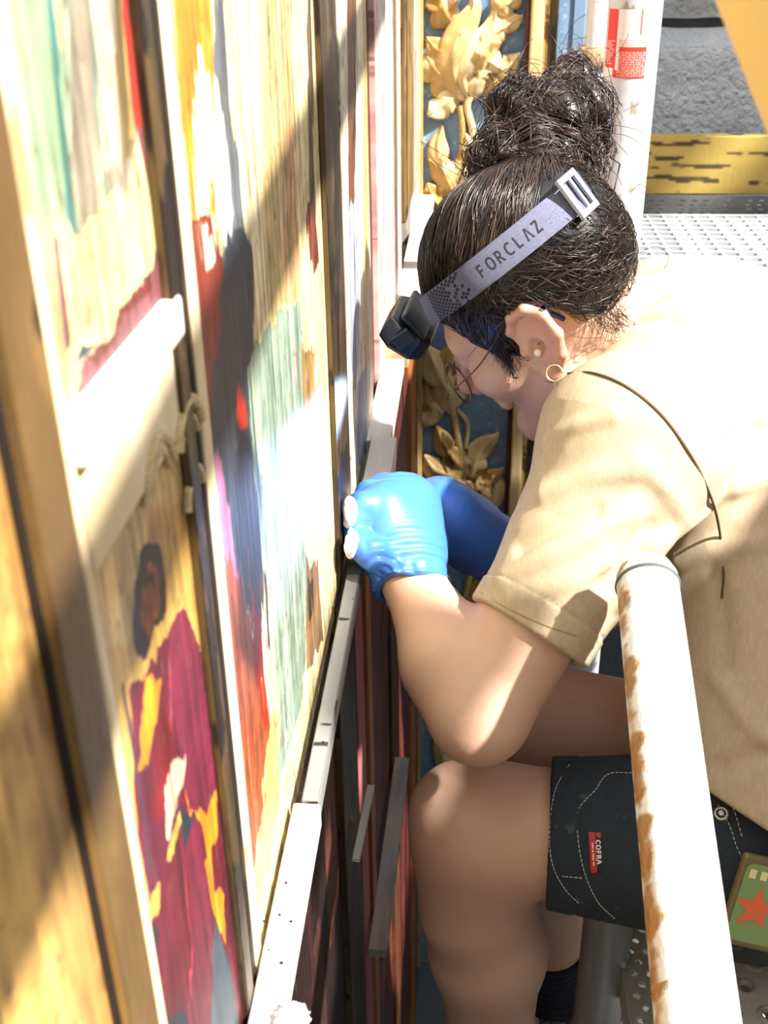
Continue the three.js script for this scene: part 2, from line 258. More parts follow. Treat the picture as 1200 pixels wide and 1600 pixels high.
// far panel C: a run of narrow upright boards and mouldings
{
  const t = thing('painted_panel', 'far painted panel of narrow pink, white and red upright strips', 'painting', V(0, LEDGE, -1.5));
  const zz = (px) => zx(px, 300), lo = LEDGE - 0.03;
  painting('painting', zz(536), zz(577), lo, TOP, WX, 400, 800, ({ c, W, H, poly, blob, line }) => {
    c.fillStyle = '#d9d0bc'; c.fillRect(0, 0, W, H);
    poly([540, -300, 556, -300, 556, 200, 552, 400, 545, 330], '#7b5138'); line([552, 60, 556, 140, 552, 220], '#4c3226', 18); line([546, 120, 549, 200], '#5d4663', 14);
    poly([545, 330, 560, 300, 562, 520, 556, 620, 548, 560], '#a9adb8'); line([553, 330, 555, 500, 556, 600], '#6f7788', 12); poly([566, -300, 572, -300, 576, 300, 577, 640, 570, 640, 567, 300], '#d6bf86'); line([570, 100, 573, 500], '#a9834a', 10);
    poly([560, 600, 574, 560, 574, 700, 556, 740], '#8b93a8');
  }, t, 'pale painted strip');
  put('moulding', slab(V(-0.02, lo, zz(577)), V(-0.006, TOP, zz(588)), 0.001), std('#4f1514', 0.5, { bumpMap: grain, bumpScale: 0.0003 }), t, 'dark red recessed fillet');
  painting('painting', zz(588), zz(626), lo, TOP, WX + 0.001, 400, 800, ({ c, W, H, poly, line }) => {
    c.fillStyle = '#dcb6af'; c.fillRect(0, 0, W, H);
    poly([588, -300, 610, -300, 606, 200, 598, 400, 590, 300], '#cfc7bf'); poly([612, -300, 626, -300, 626, 200, 620, 330, 614, 200], '#d9c9ae'); line([598, 150, 600, 300, 597, 420], '#9c98a0', 22); line([605, 200, 607, 350], '#a99aa0', 12);
  }, t, 'pink and grey painted strip');
  put('moulding', slab(V(-0.02, LEDGE + 0.08, zz(629)), V(0.006, TOP, zz(642)), 0.003), M.giltMid, t, 'brown gold half round');
  put('moulding', slab(V(-0.02, lo, zz(642)), V(0.0, TOP, zz(652)), 0.002), M.lath, t, 'grey fillet');
  put('moulding', slab(V(-0.02, lo, zz(652)), V(0.004, TOP, ENDZ + 0.03), 0.002), M.giltPale, t);
}
// ledge along the foot of the panels: planks of slightly different width and height
{
  const t = thing('wooden_ledge', 'narrow worn wooden ledge running along the foot of the painted panels', 'ledge', V(0, LEDGE - 0.03, -1.4));
  const plank = (za, zb, x0, x1, dy, m, h = 0.02, label) => put('plank', slab(V(x0, LEDGE + dy - h, za), V(x1, LEDGE + dy, zb), 0.0018), m, t, label);
  const ledShade = std(tex(512, 1024, (u, v) => {                             // grey stained paint; the shade on this stretch is put into its colour
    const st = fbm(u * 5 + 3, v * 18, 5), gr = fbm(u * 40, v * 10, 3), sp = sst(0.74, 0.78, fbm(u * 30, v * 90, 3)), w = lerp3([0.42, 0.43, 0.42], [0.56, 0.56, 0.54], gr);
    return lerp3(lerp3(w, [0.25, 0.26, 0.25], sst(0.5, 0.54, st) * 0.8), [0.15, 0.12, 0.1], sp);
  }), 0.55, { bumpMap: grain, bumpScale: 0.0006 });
  plank(-0.30, -0.56, 0.003, 0.022, 0, M.whiteWood, 0.02, 'white rubbed plank nearest the camera');
  plank(-0.562, -0.9, 0.008, 0.0205, 0, ledShade, 0.02, 'grey stained plank with shade painted into its colour');
  plank(-0.902, -0.99, 0.004, 0.022, 0.001, M.rawWood);
  plank(-0.992, -1.16, 0.006, 0.036, 0.006, M.whiteWood, 0.026);
  plank(-1.162, -1.44, -0.002, 0.028, 0.0, M.whiteWood);
  plank(-1.442, -1.55, 0.0, 0.034, 0.008, M.rawWood, 0.024, 'bare wood block');
  plank(-1.552, ENDZ, -0.002, 0.034, 0.0, M.whiteWood);
  const pins = []; for (const [px, py] of [[455, 1440], [437, 1430], [420, 1485], [440, 1505], [470, 1240], [505, 1160], [498, 1010], [520, 950], [447, 1380], [412, 1440]]) { const p = onY(px, py, LEDGE + 0.0004); pins.push(rod(p, p.clone().add(V(0, 0.0008, 0)), rr(0.0006, 0.0012), 8)); }
  for (const g of pins) put('nail', g, M.blackWood, t);
}
// zone below the ledge
{
  const t = thing('lower_panel', 'shaded dark red and brown painted boards below the wooden ledge', 'panel', V(0, FLOORY, -1.4));
  const zl = (px) => zx(px, 1300, -0.004), lo = FLOORY + 0.01, hi = LEDGE - 0.022;
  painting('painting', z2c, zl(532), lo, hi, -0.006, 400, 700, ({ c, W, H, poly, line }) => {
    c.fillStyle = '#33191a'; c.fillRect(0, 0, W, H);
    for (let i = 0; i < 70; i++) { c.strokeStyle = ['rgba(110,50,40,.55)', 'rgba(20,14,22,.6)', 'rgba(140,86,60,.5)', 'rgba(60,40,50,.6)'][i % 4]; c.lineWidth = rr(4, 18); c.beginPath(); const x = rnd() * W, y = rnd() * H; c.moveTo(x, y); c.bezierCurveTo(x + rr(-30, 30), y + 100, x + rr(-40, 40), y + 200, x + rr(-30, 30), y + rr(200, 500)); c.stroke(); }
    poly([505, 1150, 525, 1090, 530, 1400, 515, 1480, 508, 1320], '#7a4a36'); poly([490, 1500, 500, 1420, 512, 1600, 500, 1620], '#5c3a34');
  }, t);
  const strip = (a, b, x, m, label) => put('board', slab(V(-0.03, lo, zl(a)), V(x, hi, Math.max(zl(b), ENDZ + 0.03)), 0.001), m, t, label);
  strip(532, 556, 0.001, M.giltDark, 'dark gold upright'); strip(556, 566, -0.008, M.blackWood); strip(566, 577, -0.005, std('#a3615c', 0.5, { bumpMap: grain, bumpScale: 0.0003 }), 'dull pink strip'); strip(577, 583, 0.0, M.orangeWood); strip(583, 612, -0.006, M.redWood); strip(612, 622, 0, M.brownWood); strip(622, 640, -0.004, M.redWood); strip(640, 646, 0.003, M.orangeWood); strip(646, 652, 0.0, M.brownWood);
  const l1 = thing('wooden_lath', 'short pale lath leaning in the gap below the ledge', 'lath', onX(556, 1340, 0.01));
  const bar = (a, b, w) => { const g = new RoundedBoxGeometry(w, a.distanceTo(b), w * 0.5, 1, 0.001); g.applyQuaternion(new THREE.Quaternion().setFromUnitVectors(V(0, 1, 0), b.clone().sub(a).normalize())); const m = a.clone().lerp(b, 0.5); g.translate(m.x, m.y, m.z); return metreUV(g); };
  put('stick', bar(onX(556, 1345, 0.01), onX(580, 1228, 0.016), 0.009), M.whiteWood, l1);
  const l2 = thing('wooden_lath', 'long grey lath leaning against the dark boards left of the knee', 'lath', onX(588, 1480, 0.012));
  put('stick', bar(onX(590, 1490, 0.012), onX(628, 1188, 0.014), 0.026), M.lath, l2);
}
// ---------------------------------------------------------------- carved pilaster on the return wall
{
  const e = (px, py, dz = 0) => onZ(px, py, ENDZ + dz);
  const t = thing('carved_pilaster', 'gilded carved acanthus foliage on a blue board between gold mouldings', 'carving', V(0.13, FLOORY, ENDZ));
  const blue = std(tex(512, 512, (u, v) => { const p = fbm(u * 9, v * 14, 5), q = fbm(u * 70, v * 12, 3), l = sst(0.68, 0.74, fbm(u * 34, v * 34, 3)); return lerp3(lerp3([0.36, 0.46, 0.57], [0.52, 0.63, 0.74], p * 0.6 + q * 0.4), [0.68, 0.73, 0.76], l * 0.6); }, true, 3), 0.6, { bumpMap: grit, bumpScale: 0.0006 });
  const xl = e(660, 100).x, xr = e(818, 100).x, lo = FLOORY + 0.02;
  put('backboard', slab(V(xl - 0.04, lo, ENDZ - 0.06), V(xr + 0.14, TOP, ENDZ - 0.025), 0.001), blue, t, 'blue painted ground');
  const strip = (a, b, z, m, nm = 'moulding') => put(nm, slab(V(e(a, 100).x, lo, ENDZ - 0.04), V(e(b, 100).x, TOP, ENDZ + z), 0.004), m, t);
  strip(650, 655, 0.006, M.giltPale); strip(655, 661, 0.0, M.gilt);
  strip(818, 826, 0.004, M.brownWood); strip(826, 846, 0.022, M.giltPale); strip(846, 856, 0.012, M.gilt); strip(856, 868, 0.018, M.giltDark);
  put('backing_post', slab(V(e(868, 100).x, lo, ENDZ - 0.2), V(e(892, 100).x, TOP, ENDZ - 0.16), 0.003), M.orangeWood, t, 'plain wooden backing');
  put('backing_post', slab(V(e(892, 100).x, lo, ENDZ - 0.1), V(e(912, 100).x, TOP, ENDZ - 0.02), 0.003), std('#6f8aa3', 0.55, { bumpMap: grain, bumpScale: 0.0004 }), t, 'blue grey upright');
  // leaf: domed, lobed, curling strip built along a spine; closed underneath
  const leafMats = [M.giltPale, M.gilt, std(woodTex('#b89760', '#d9bf8c', '#6a4d29', { wear: 0.64, fx: 16, fy: 16 }), 0.45, { metalness: 0.1, bumpMap: grain, bumpScale: 0.0006 })];
  let li = 0;
  function leaf(pts, w, lobes = 3, lift = 0.02, curl = 0.012) {
    w *= 1.5;
    const P = []; for (let i = 0; i < pts.length; i += 2) P.push(e(pts[i], pts[i + 1]));
    const cv = new THREE.CatmullRomCurve3(P, false, 'centripetal'), NS = 40, NT = 10, pos = [], idx = [], uv = [];
    const row = NT + 1, ph = rnd() * 6;
    for (const side of [0, 1]) for (let i = 0; i <= NS; i++) for (let j = 0; j <= NT; j++) {
      const s = i / NS, u = j / NT * 2 - 1, c = cv.getPointAt(s), tg = cv.getTangentAt(s), n = V(-tg.y, tg.x, 0).normalize();
      const env = Math.pow(Math.sin(Math.PI * Math.pow(mix(0.06, 0.99, s), 0.75)), 0.7), sc = Math.pow(Math.abs(Math.sin(Math.PI * lobes * s + (u > 0 ? 0.5 : 0))), 0.65), hw = w * env * (0.62 + 0.5 * sc);
      const a = Math.abs(u), f = a * a * w * 0.35 * (1 - s * 0.5);
      const p = c.clone().addScaledVector(n, u * hw).addScaledVector(tg, f);
      const rib = Math.exp(-u * u * 26) * 0.35 + (1 - Math.pow(a, 2.2)) * 0.65, wave = 0.0035 * Math.sin(lobes * Math.PI * 2 * s + ph) * a;
      let z = -0.026 + lift * (0.35 + 0.65 * Math.sin(Math.PI * clamp(s * 1.05))) * (0.5 + 0.5 * rib) + curl * sst(0.6, 1, s) + wave - 0.004 * Math.exp(-Math.pow((a - 0.28) / 0.08, 2));
      if (side) z = Math.min(z - 0.004, -0.016 + curl * sst(0.6, 1, s) * 0.6);
      pos.push(p.x, p.y, ENDZ + z); uv.push(p.x, p.y);
    }
    const B = (NS + 1) * row;
    for (let i = 0; i < NS; i++) for (let j = 0; j < NT; j++) { const a = i * row + j, b = a + 1, c = a + row, d = c + 1; idx.push(a, b, c, b, d, c, B + a, B + c, B + b, B + b, B + c, B + d); }
    for (let i = 0; i < NS; i++) for (const j of [0, NT]) { const a = i * row + j, c = a + row; j ? idx.push(a, B + a, c, c, B + a, B + c) : idx.push(a, c, B + a, c, B + c, B + a); }
    const g = new THREE.BufferGeometry(); g.setAttribute('position', new THREE.Float32BufferAttribute(pos, 3)); g.setAttribute('uv', new THREE.Float32BufferAttribute(uv, 2)); g.setIndex(idx); g.computeVertexNormals();
    put('leaf', g, leafMats[li++ % 3], t);
  }
  function stem(pts, r) { const P = []; for (let i = 0; i < pts.length; i += 2) P.push(e(pts[i], pts[i + 1], -0.014)); put('stem', tube(P, r, 40, 10), leafMats[li++ % 3], t); }
  const motif = (dy) => {
    const o = (a) => a.map((v, i) => i % 2 ? v + dy : v), L = (a, ...k) => leaf(o(a), ...k);
    stem(o([748, 260, 738, 200, 730, 165, 735, 150]), 0.008); stem(o([722, 260, 722, 190, 718, 165]), 0.007);
    L([728, 160, 708, 115, 716, 60, 740, 10, 735, -20], 0.022, 1, 0.04, 0.0); L([735, 158, 722, 120, 745, 85, 770, 45, 778, -5], 0.022, 1, 0.042, 0.0);
    L([718, 125, 700, 90, 682, 78, 668, 62], 0.022, 2, 0.03); L([716, 140, 698, 128, 682, 110, 667, 88], 0.026, 2, 0.026); L([722, 150, 700, 158, 684, 172, 670, 180], 0.02, 2, 0.022);
    L([712, 40, 696, 22, 688, 0, 680, -20], 0.024, 2, 0.03); L([755, 75, 775, 52, 795, 38, 817, 26], 0.016, 2, 0.03); L([740, 110, 762, 96, 785, 108, 812, 86], 0.02, 2, 0.034, 0.016);
    L([745, 120, 768, 118, 772, 148, 764, 158], 0.018, 2, 0.03); L([770, 30, 790, 8, 815, -10], 0.018, 2, 0.03); L([735, 160, 745, 130, 765, 112, 780, 132], 0.018, 2, 0.034);
    L([712, 325, 700, 285, 684, 262, 670, 250], 0.02, 2, 0.03); L([714, 310, 692, 262, 684, 225, 690, 200], 0.018, 2, 0.03); L([716, 315, 722, 270, 735, 236, 728, 212], 0.018, 2, 0.03); L([700, 330, 682, 318, 668, 290], 0.018, 2, 0.026); L([690, 350, 676, 332, 668, 312], 0.014, 2, 0.022);
  };
  motif(0); motif(-365);
  leaf([706, 650, 700, 610, 682, 575, 668, 545], 0.03, 2, 0.045, 0.01); leaf([712, 640, 698, 590, 700, 560, 706, 535], 0.022, 2, 0.04); leaf([704, 625, 716, 588, 740, 574, 754, 600], 0.022, 2, 0.042, 0.012); leaf([694, 628, 680, 640, 672, 655, 664, 668], 0.018, 2, 0.024); leaf([690, 660, 678, 650, 668, 630, 664, 600], 0.018, 2, 0.022);
  stem([708, 640, 716, 690, 722, 722, 726, 760], 0.009); stem([714, 640, 730, 660, 728, 700], 0.006);
  leaf([730, 745, 706, 712, 690, 688, 682, 668], 0.02, 2, 0.036); leaf([728, 760, 700, 742, 680, 735, 664, 716], 0.024, 2, 0.034); leaf([730, 760, 742, 722, 758, 698, 778, 680], 0.022, 2, 0.038, 0.014); leaf([738, 800, 722, 765, 702, 745, 694, 715], 0.02, 2, 0.036); leaf([740, 805, 752, 770, 768, 748, 786, 735], 0.022, 2, 0.034, 0.012); leaf([742, 840, 762, 800, 778, 775, 784, 750], 0.02, 2, 0.03);
  leaf([700, 830, 684, 795, 676, 775, 664, 760], 0.022, 2, 0.03); stem([738, 790, 742, 840, 734, 900, 720, 960], 0.009); leaf([725, 960, 700, 935, 688, 905, 690, 885], 0.02, 2, 0.03); leaf([725, 965, 742, 935, 756, 915, 770, 905], 0.02, 2, 0.03);
  leaf([715, 1260, 695, 1238, 680, 1225, 662, 1222], 0.022, 2, 0.032, 0.012); leaf([720, 1250, 700, 1210, 690, 1180, 680, 1150], 0.022, 2, 0.03); leaf([700, 1250, 684, 1255, 670, 1250, 660, 1240], 0.016, 2, 0.03);
}

// ---------------------------------------------------------------- behind the scaffold on the right
{
  const ZS = -2.75;
  const w = tag(put('wall_back', slab(V(0.2, FLOORY, ZS - 0.4), V(2.4, 3.0, ZS - 0.06), 0.004), M.mortar), null, null, null, 'structure');
  const jy = onZ(1100, 40, ZS).y;
  const block = (x0, x1, y0, y1) => { const g = new THREE.BoxGeometry(x1 - x0, y1 - y0, 0.12, 40, 24, 2); const p = g.attributes.position; for (let i = 0; i < p.count; i++) { const x = p.getX(i), y = p.getY(i), ex = sst(0, 0.05, (x1 - x0) / 2 - Math.abs(x)), ey = sst(0, 0.05, (y1 - y0) / 2 - Math.abs(y)); const k = (fbm(x * 9 + x0 * 7, y * 9 + y0 * 5, 5) - 0.5) * 0.05; if (p.getZ(i) > 0) p.setZ(i, p.getZ(i) + k * 0.6 - 0.03 * (1 - Math.min(ex, ey))); p.setX(i, x + k * 0.2); p.setY(i, y + k * 0.3 * (1 - ey)); } g.computeVertexNormals(); g.translate((x0 + x1) / 2, (y0 + y1) / 2, ZS - 0.06); put('stone', metreUV(g), M.stone, w); };
  block(0.25, 1.22, jy + 0.012, jy + 0.34); block(1.24, 1.9, jy + 0.012, jy + 0.34); block(0.25, 1.6, jy - 0.42, jy - 0.006); block(0.25, 1.4, jy - 0.84, jy - 0.435); block(0.4, 1.5, jy + 0.36, jy + 0.8);
  // toe board
  const ZB = -2.25, y1 = onZ(1100, 213, ZB).y, y0 = onZ(1100, 304, ZB).y;
  const yel = std(tex(512, 256, (u, v) => {
    const g = fbm(u * 6, v * 40, 4), crack = sst(0.62, 0.68, fbm(u * 14, v * 90, 3)), chip = sst(0.6, 0.64, fbm(u * 22 + 5, v * 22, 4) * 0.6 + Math.abs(v - 0.5) * 0.5);
    return lerp3(lerp3(lerp3([0.62, 0.52, 0.24], [0.74, 0.64, 0.32], g), [0.2, 0.15, 0.1], crack * 0.85), [0.42, 0.41, 0.4], chip * 0.8);
  }, true, 1), 0.75, { bumpMap: grain, bumpScale: 0.0008 });
  const tb = thing('toe_board', 'yellow painted toe board with cracked flaking paint below the stone wall', 'board', V(0.8, y0, ZB));
  put('plank', slab(V(0.25, y0, ZB - 0.035), V(1.7, y1, ZB), 0.003), yel, tb);
  // slotted steel edge plate
  const yp = y0 - 0.001, yb = onZ(1100, 342, ZB + 0.02).y;
  const sp = thing('edge_plate', 'grey steel plate with rows of small slots under the yellow board', 'plate', V(0.8, yb, ZB + 0.02));
  const sh = new THREE.Shape(); sh.moveTo(0.25, yb); sh.lineTo(1.6, yb); sh.lineTo(1.6, yp); sh.lineTo(0.25, yp); sh.closePath();
  for (let k = 0; k < 60; k++) for (let r = 0; r < 4; r++) { if (k % 6 === 5) continue; const x = 0.27 + k * 0.022 + (r % 2) * 0.004, y = yb + 0.008 + r * (yp - yb - 0.014) / 3.4, h = new THREE.Path(); h.absellipse(x, y, 0.006, 0.0022, 0, Math.PI * 2); sh.holes.push(h); }
  const spg = new THREE.ExtrudeGeometry(sh, { depth: 0.004, bevelEnabled: false, curveSegments: 5 }); spg.translate(0, 0, ZB + 0.005); put('plate', metreUV(spg), M.darkZinc, sp);
  // bar grating of the far deck
  const yd = onY(1100, 342, CAM.y - 0.5).y, gr = thing('scaffold_deck', 'galvanised bar grating of the far deck bleached white by sun', 'deck', V(0.8, yd - 0.03, -1.8));
  const bA = slab(V(-0.0022, -0.028, -0.36), V(0.0022, 0, 0.36), 0.0008), bX = slab(V(-0.6, -0.02, -0.004), V(0.6, 0.0008, 0.004), 0.0006);
  const add = (g, x, z, n) => { const m = new THREE.Mesh(g, M.zinc); m.name = n; m.castShadow = m.receiveShadow = true; m.position.set(x - 0.8, 0.03, z + 1.8); gr.add(m); };
  for (let x = 0.25; x < 1.42; x += 0.03) add(bA, x, -1.83, 'bearing_bar');
  for (let z = -2.18; z < -1.47; z += 0.034) add(bX, 0.84, z, 'cross_bar');
  const gp = put('tray', slab(V(0.24, yd - 0.06, -2.19), V(1.44, yd - 0.034, -1.47), 0.003), M.zinc, gr);
}
const SEAT = CAM.y - 0.905, FOOT = CAM.y - 1.36;
// ---------------------------------------------------------------- scaffold tubes
const white = std(tex(256, 256, (u, v) => { const p = fbm(u * 7, v * 7, 5), s = sst(0.7, 0.76, fbm(u * 30, v * 14, 4)); return lerp3(lerp3([0.74, 0.75, 0.76], [0.86, 0.87, 0.88], p), [0.5, 0.42, 0.32], s * 0.6); }, true, 2), 0.45, { metalness: 0.15, bumpMap: grit, bumpScale: 0.0003 });
function pipe(name, label, a, b, r, m, extra) {
  const t = thing(name, label, 'scaffold tube', a.clone());
  const len = a.distanceTo(b), N = 40, prof = [[0, 0], [r * 0.8, 0], [r * 0.86, 0.001], [r, 0.004], [r, len - 0.004], [r * 0.86, len - 0.001], [r * 0.8, len], [0, len]].map((q) => new THREE.Vector2(...q));
  const g = new THREE.LatheGeometry(prof, 48), uv = g.attributes.uv, p = g.attributes.position; for (let i = 0; i < uv.count; i++) uv.setXY(i, uv.getX(i) * r * 6.28, p.getY(i));
  g.applyQuaternion(new THREE.Quaternion().setFromUnitVectors(V(0, 1, 0), b.clone().sub(a).normalize())); g.translate(a.x, a.y, a.z);
  put('tube', g, m, t); return t;
}
// near guard rail, rust along one flank
{
  const a = at(1010, 898, 0.87), b = at(1096, 1650, 0.605), dir = b.clone().sub(a).normalize(), e = b.clone().addScaledVector(dir, 0.5);
  const qi = new THREE.Quaternion().setFromUnitVectors(V(0, 1, 0), dir).invert(), rv = AX[0].clone().multiplyScalar(-1).addScaledVector(AX[2], 0.35).applyQuaternion(qi), RU = (Math.atan2(rv.x, rv.z) / 6.2832 + 1) % 1;
  const rusty = std(tex(512, 512, (u, v) => {
    const p = fbm(u * 9, v * 12, 5), q = fbm(u * 3 + 9, v * 26, 5), flank = Math.exp(-Math.pow((((u - RU + 1.5) % 1) - 0.5) / 0.085, 2)), r = sst(0.44, 0.6, q * 0.55 + flank * 0.36), ch = sst(0.75, 0.79, fbm(u * 22, v * 22, 3));
    return lerp3(lerp3(lerp3([0.8, 0.81, 0.82], [0.9, 0.91, 0.92], p), lerp3([0.5, 0.34, 0.18], [0.72, 0.56, 0.36], fbm(u * 60, v * 60, 3)), r), [0.5, 0.5, 0.5], ch * 0.5);
  }), 0.55, { bumpMap: grit, bumpScale: 0.0004 });
  const t = thing('guard_rail', 'thick white scaffold rail with rust along its left flank, nearest the camera', 'scaffold tube', a.clone()), r = 0.0242, len = a.distanceTo(e);
  const prof = [[0, -0.012], [r * 0.5, -0.011], [r * 0.84, -0.006], [r, 0.004], [r, len]].map((q) => new THREE.Vector2(...q)), g = new THREE.LatheGeometry(prof, 64), uv = g.attributes.uv, p = g.attributes.position;
  for (let i = 0; i < uv.count; i++) uv.setXY(i, uv.getX(i), p.getY(i) * 3);
  g.applyQuaternion(new THREE.Quaternion().setFromUnitVectors(V(0, 1, 0), dir)); g.translate(a.x, a.y, a.z); put('tube', g, rusty, t);
  const c0 = a.clone().addScaledVector(dir, 0.012), ring = new THREE.TorusGeometry(r * 1.0, 0.0016, 10, 48); ring.applyQuaternion(new THREE.Quaternion().setFromUnitVectors(V(0, 0, 1), dir)); ring.translate(c0.x, c0.y, c0.z); put('end_collar', ring, M.darkZinc, t);
}
// upright behind the head, with a red printed sticker
{
  const c = at(985, 100, 1.42), r = 0.0345, t = pipe('scaffold_pole', 'white upright scaffold pole with a red printed sticker behind the hair bun', V(c.x, FLOORY, c.z), V(c.x, 2.9, c.z), r, white);
  const cv = document.createElement('canvas'); cv.width = 512; cv.height = 720; const k = cv.getContext('2d'); k.fillStyle = '#e9e2dc'; k.fillRect(0, 0, 512, 720);
  k.fillStyle = '#d8392b'; k.fillRect(0, 0, 130, 620); k.fillRect(110, 300, 300, 420); k.fillStyle = '#e9e2dc'; k.fillRect(150, 300, 400, 90); k.fillRect(130, 260, 30, 380); k.fillStyle = '#e06a5c'; k.fillRect(330, 0, 20, 260);
  for (let i = 0; i < 22; i++) { k.fillStyle = i < 7 ? '#d8392b' : '#f0d8d0'; let x = 150; const y = 318 + i * 18; while (x < 480) { const w = rr(10, 44); k.fillRect(x, y, w, 6); x += w + 9; } }
  k.fillStyle = '#f0d8d0'; for (let i = 0; i < 12; i++) k.fillRect(14, 330 + i * 22, rr(50, 100), 7);
  const st = new THREE.CanvasTexture(cv); st.colorSpace = THREE.SRGBColorSpace;
  const yT = onZ(985, 12, c.z).y, yB = onZ(985, 117, c.z).y, g = new THREE.CylinderGeometry(r + 0.0006, r + 0.0006, yT - yB, 40, 1, true, -1.25, 2.1); g.translate(c.x, (yT + yB) / 2, c.z); put('sticker', g, std(st, 0.5), t, 'red and white printed notice');
  // slim tube and coupler beside it
  const s = at(930, 60, 1.62); pipe('slim_tube', 'slim pale tube standing left of the stickered pole', V(s.x, FLOORY, s.z), V(s.x, 2.9, s.z), 0.0155, white);
  const cp = thing('tube_coupler', 'small brown metal coupler clamped to the slim tube above the hair bun', 'coupler', at(930, 92, 1.6));
  const cc = at(930, 90, 1.62), cg = new THREE.TorusGeometry(0.02, 0.006, 10, 30); cg.rotateX(Math.PI / 2); cg.scale(1, 2.6, 1); cg.translate(s.x, cc.y, s.z); put('collar', cg, M.rawWood, cp);
  const q = V(s.x - 0.02, cc.y, s.z + 0.012); put('jaw', slab(V(q.x - 0.025, q.y - 0.014, q.z - 0.01), V(q.x + 0.012, q.y + 0.004, q.z + 0.012), 0.003), M.rawWood, cp); put('bolt', rod(V(q.x - 0.014, q.y - 0.02, q.z + 0.016), V(q.x - 0.014, q.y + 0.016, q.z + 0.016), 0.004, 8), M.darkZinc, cp); put('nut', rod(V(q.x - 0.014, q.y + 0.006, q.z + 0.016), V(q.x - 0.014, q.y + 0.012, q.z + 0.016), 0.0075, 6), M.darkZinc, cp);
}
// upright below the shorts
{
  const c = at(943, 1500, 1.22), steel = std(tex(256, 512, (u, v) => { const p = fbm(u * 12, v * 4, 4), q = fbm(u * 80, v * 6, 3); return lerp3([0.5, 0.52, 0.54], [0.68, 0.7, 0.72], p * 0.6 + q * 0.4); }), 0.4, { metalness: 0.55 });
  pipe('scaffold_pole', 'bare grey steel pole standing below the dark shorts', V(c.x, FOOT, c.z), V(c.x, at(943, 1340, 1.22).y, c.z), 0.0268, steel);
}
// yellow tube crossing the top right corner, and the rail above that shades the panels
pipe('yellow_tube', 'blurred yellow tube crossing the top right corner close to the camera', at(1175, -220, 0.36), at(1345, 190, 0.34), 0.026, std('#efcf86', 0.5));
{
  const k = 0.42, a = onX(600, -20, WX).addScaledVector(SUN, k), b = onX(10, 1350, WX).addScaledVector(SUN, k), d = b.clone().sub(a);
  pipe('guard_rail', 'white scaffold rail above the camera whose shadow crosses the painted panels', a.clone().addScaledVector(d, 0.0), b.clone().addScaledVector(d, 0.35), 0.0242, white);
}
// perforated decks under the sitter
function perforated(name, label, x0, x1, z0, z1, y, pitch, hr, m, dimple) {
  const t = thing(name, label, 'deck', V((x0 + x1) / 2, y - 0.03, (z0 + z1) / 2));
  const s = new THREE.Shape(); s.moveTo(x0, -z0); s.lineTo(x1, -z0); s.lineTo(x1, -z1); s.lineTo(x0, -z1); s.closePath();
  const rings = []; let row = 0;
  for (let z = z0 - pitch * 0.6; z > z1 + pitch * 0.5; z -= pitch * 0.86, row++) for (let x = x0 + pitch * (row % 2 ? 1.0 : 0.55); x < x1 - pitch * 0.4; x += pitch) {
    const h = new THREE.Path(); h.absellipse(x, -z, hr, hr, 0, Math.PI * 2); s.holes.push(h);
    if (dimple) { const g = new THREE.LatheGeometry([[hr * 1.75, 0.0], [hr * 1.5, 0.0022], [hr * 1.2, 0.0026], [hr * 0.98, 0.001], [hr * 0.9, -0.004]].map((q) => new THREE.Vector2(...q)), 16); g.translate(x, y, z); rings.push(g); }
  }
  const g = new THREE.ExtrudeGeometry(s, { depth: 0.003, bevelEnabled: false, curveSegments: 8 }); g.rotateX(-Math.PI / 2); g.translate(0, y - 0.003, 0); put('plate', metreUV(g), m, t);
  if (dimple) tag(put('raised_rims', rings, m, t), null, null, null, 'stuff');
  put('side_lip', slab(V(x0 - 0.003, y - 0.04, z0), V(x0, y + 0.002, z1), 0.001), m, t); put('side_lip', slab(V(x1, y - 0.04, z0), V(x1 + 0.003, y + 0.002, z1), 0.001), m, t); put('end_lip', slab(V(x0, y - 0.04, z0 - 0.001), V(x1, y + 0.002, z0 + 0.002), 0.001), m, t);
}
const dirty = std(tex(512, 512, (u, v) => { const p = fbm(u * 8, v * 8, 5), q = fbm(u * 60, v * 60, 3), r = sst(0.6, 0.7, fbm(u * 14 + 8, v * 14, 4)); return lerp3(lerp3([0.56, 0.56, 0.53], [0.74, 0.73, 0.69], p * 0.7 + q * 0.3), [0.42, 0.33, 0.28], r * 0.6); }, true, 2.2), 0.65, { metalness: 0.2, bumpMap: grit, bumpScale: 0.0004 });
perforated('scaffold_deck', 'grey steel seat deck with raised punched holes right of the white rail', onY(1078, 1540, SEAT).x, CAM.x + 0.75, -0.36, -1.12, SEAT, 0.034, 0.0062, dirty, true);
{ const a = onY(974, 1500, CAM.y - 1.02); perforated('scaffold_deck', 'narrow steel plank with rows of small round holes right of the grey pole', a.x, a.x + 0.19, -0.5, -1.02, CAM.y - 1.02, 0.0172, 0.0044, dirty, false); }
perforated('scaffold_deck', 'lowest perforated steel deck under the foot in the dark sock', CAM.x + 0.13, CAM.x + 0.75, -0.5, -1.25, FOOT, 0.019, 0.0048, dirty, false);

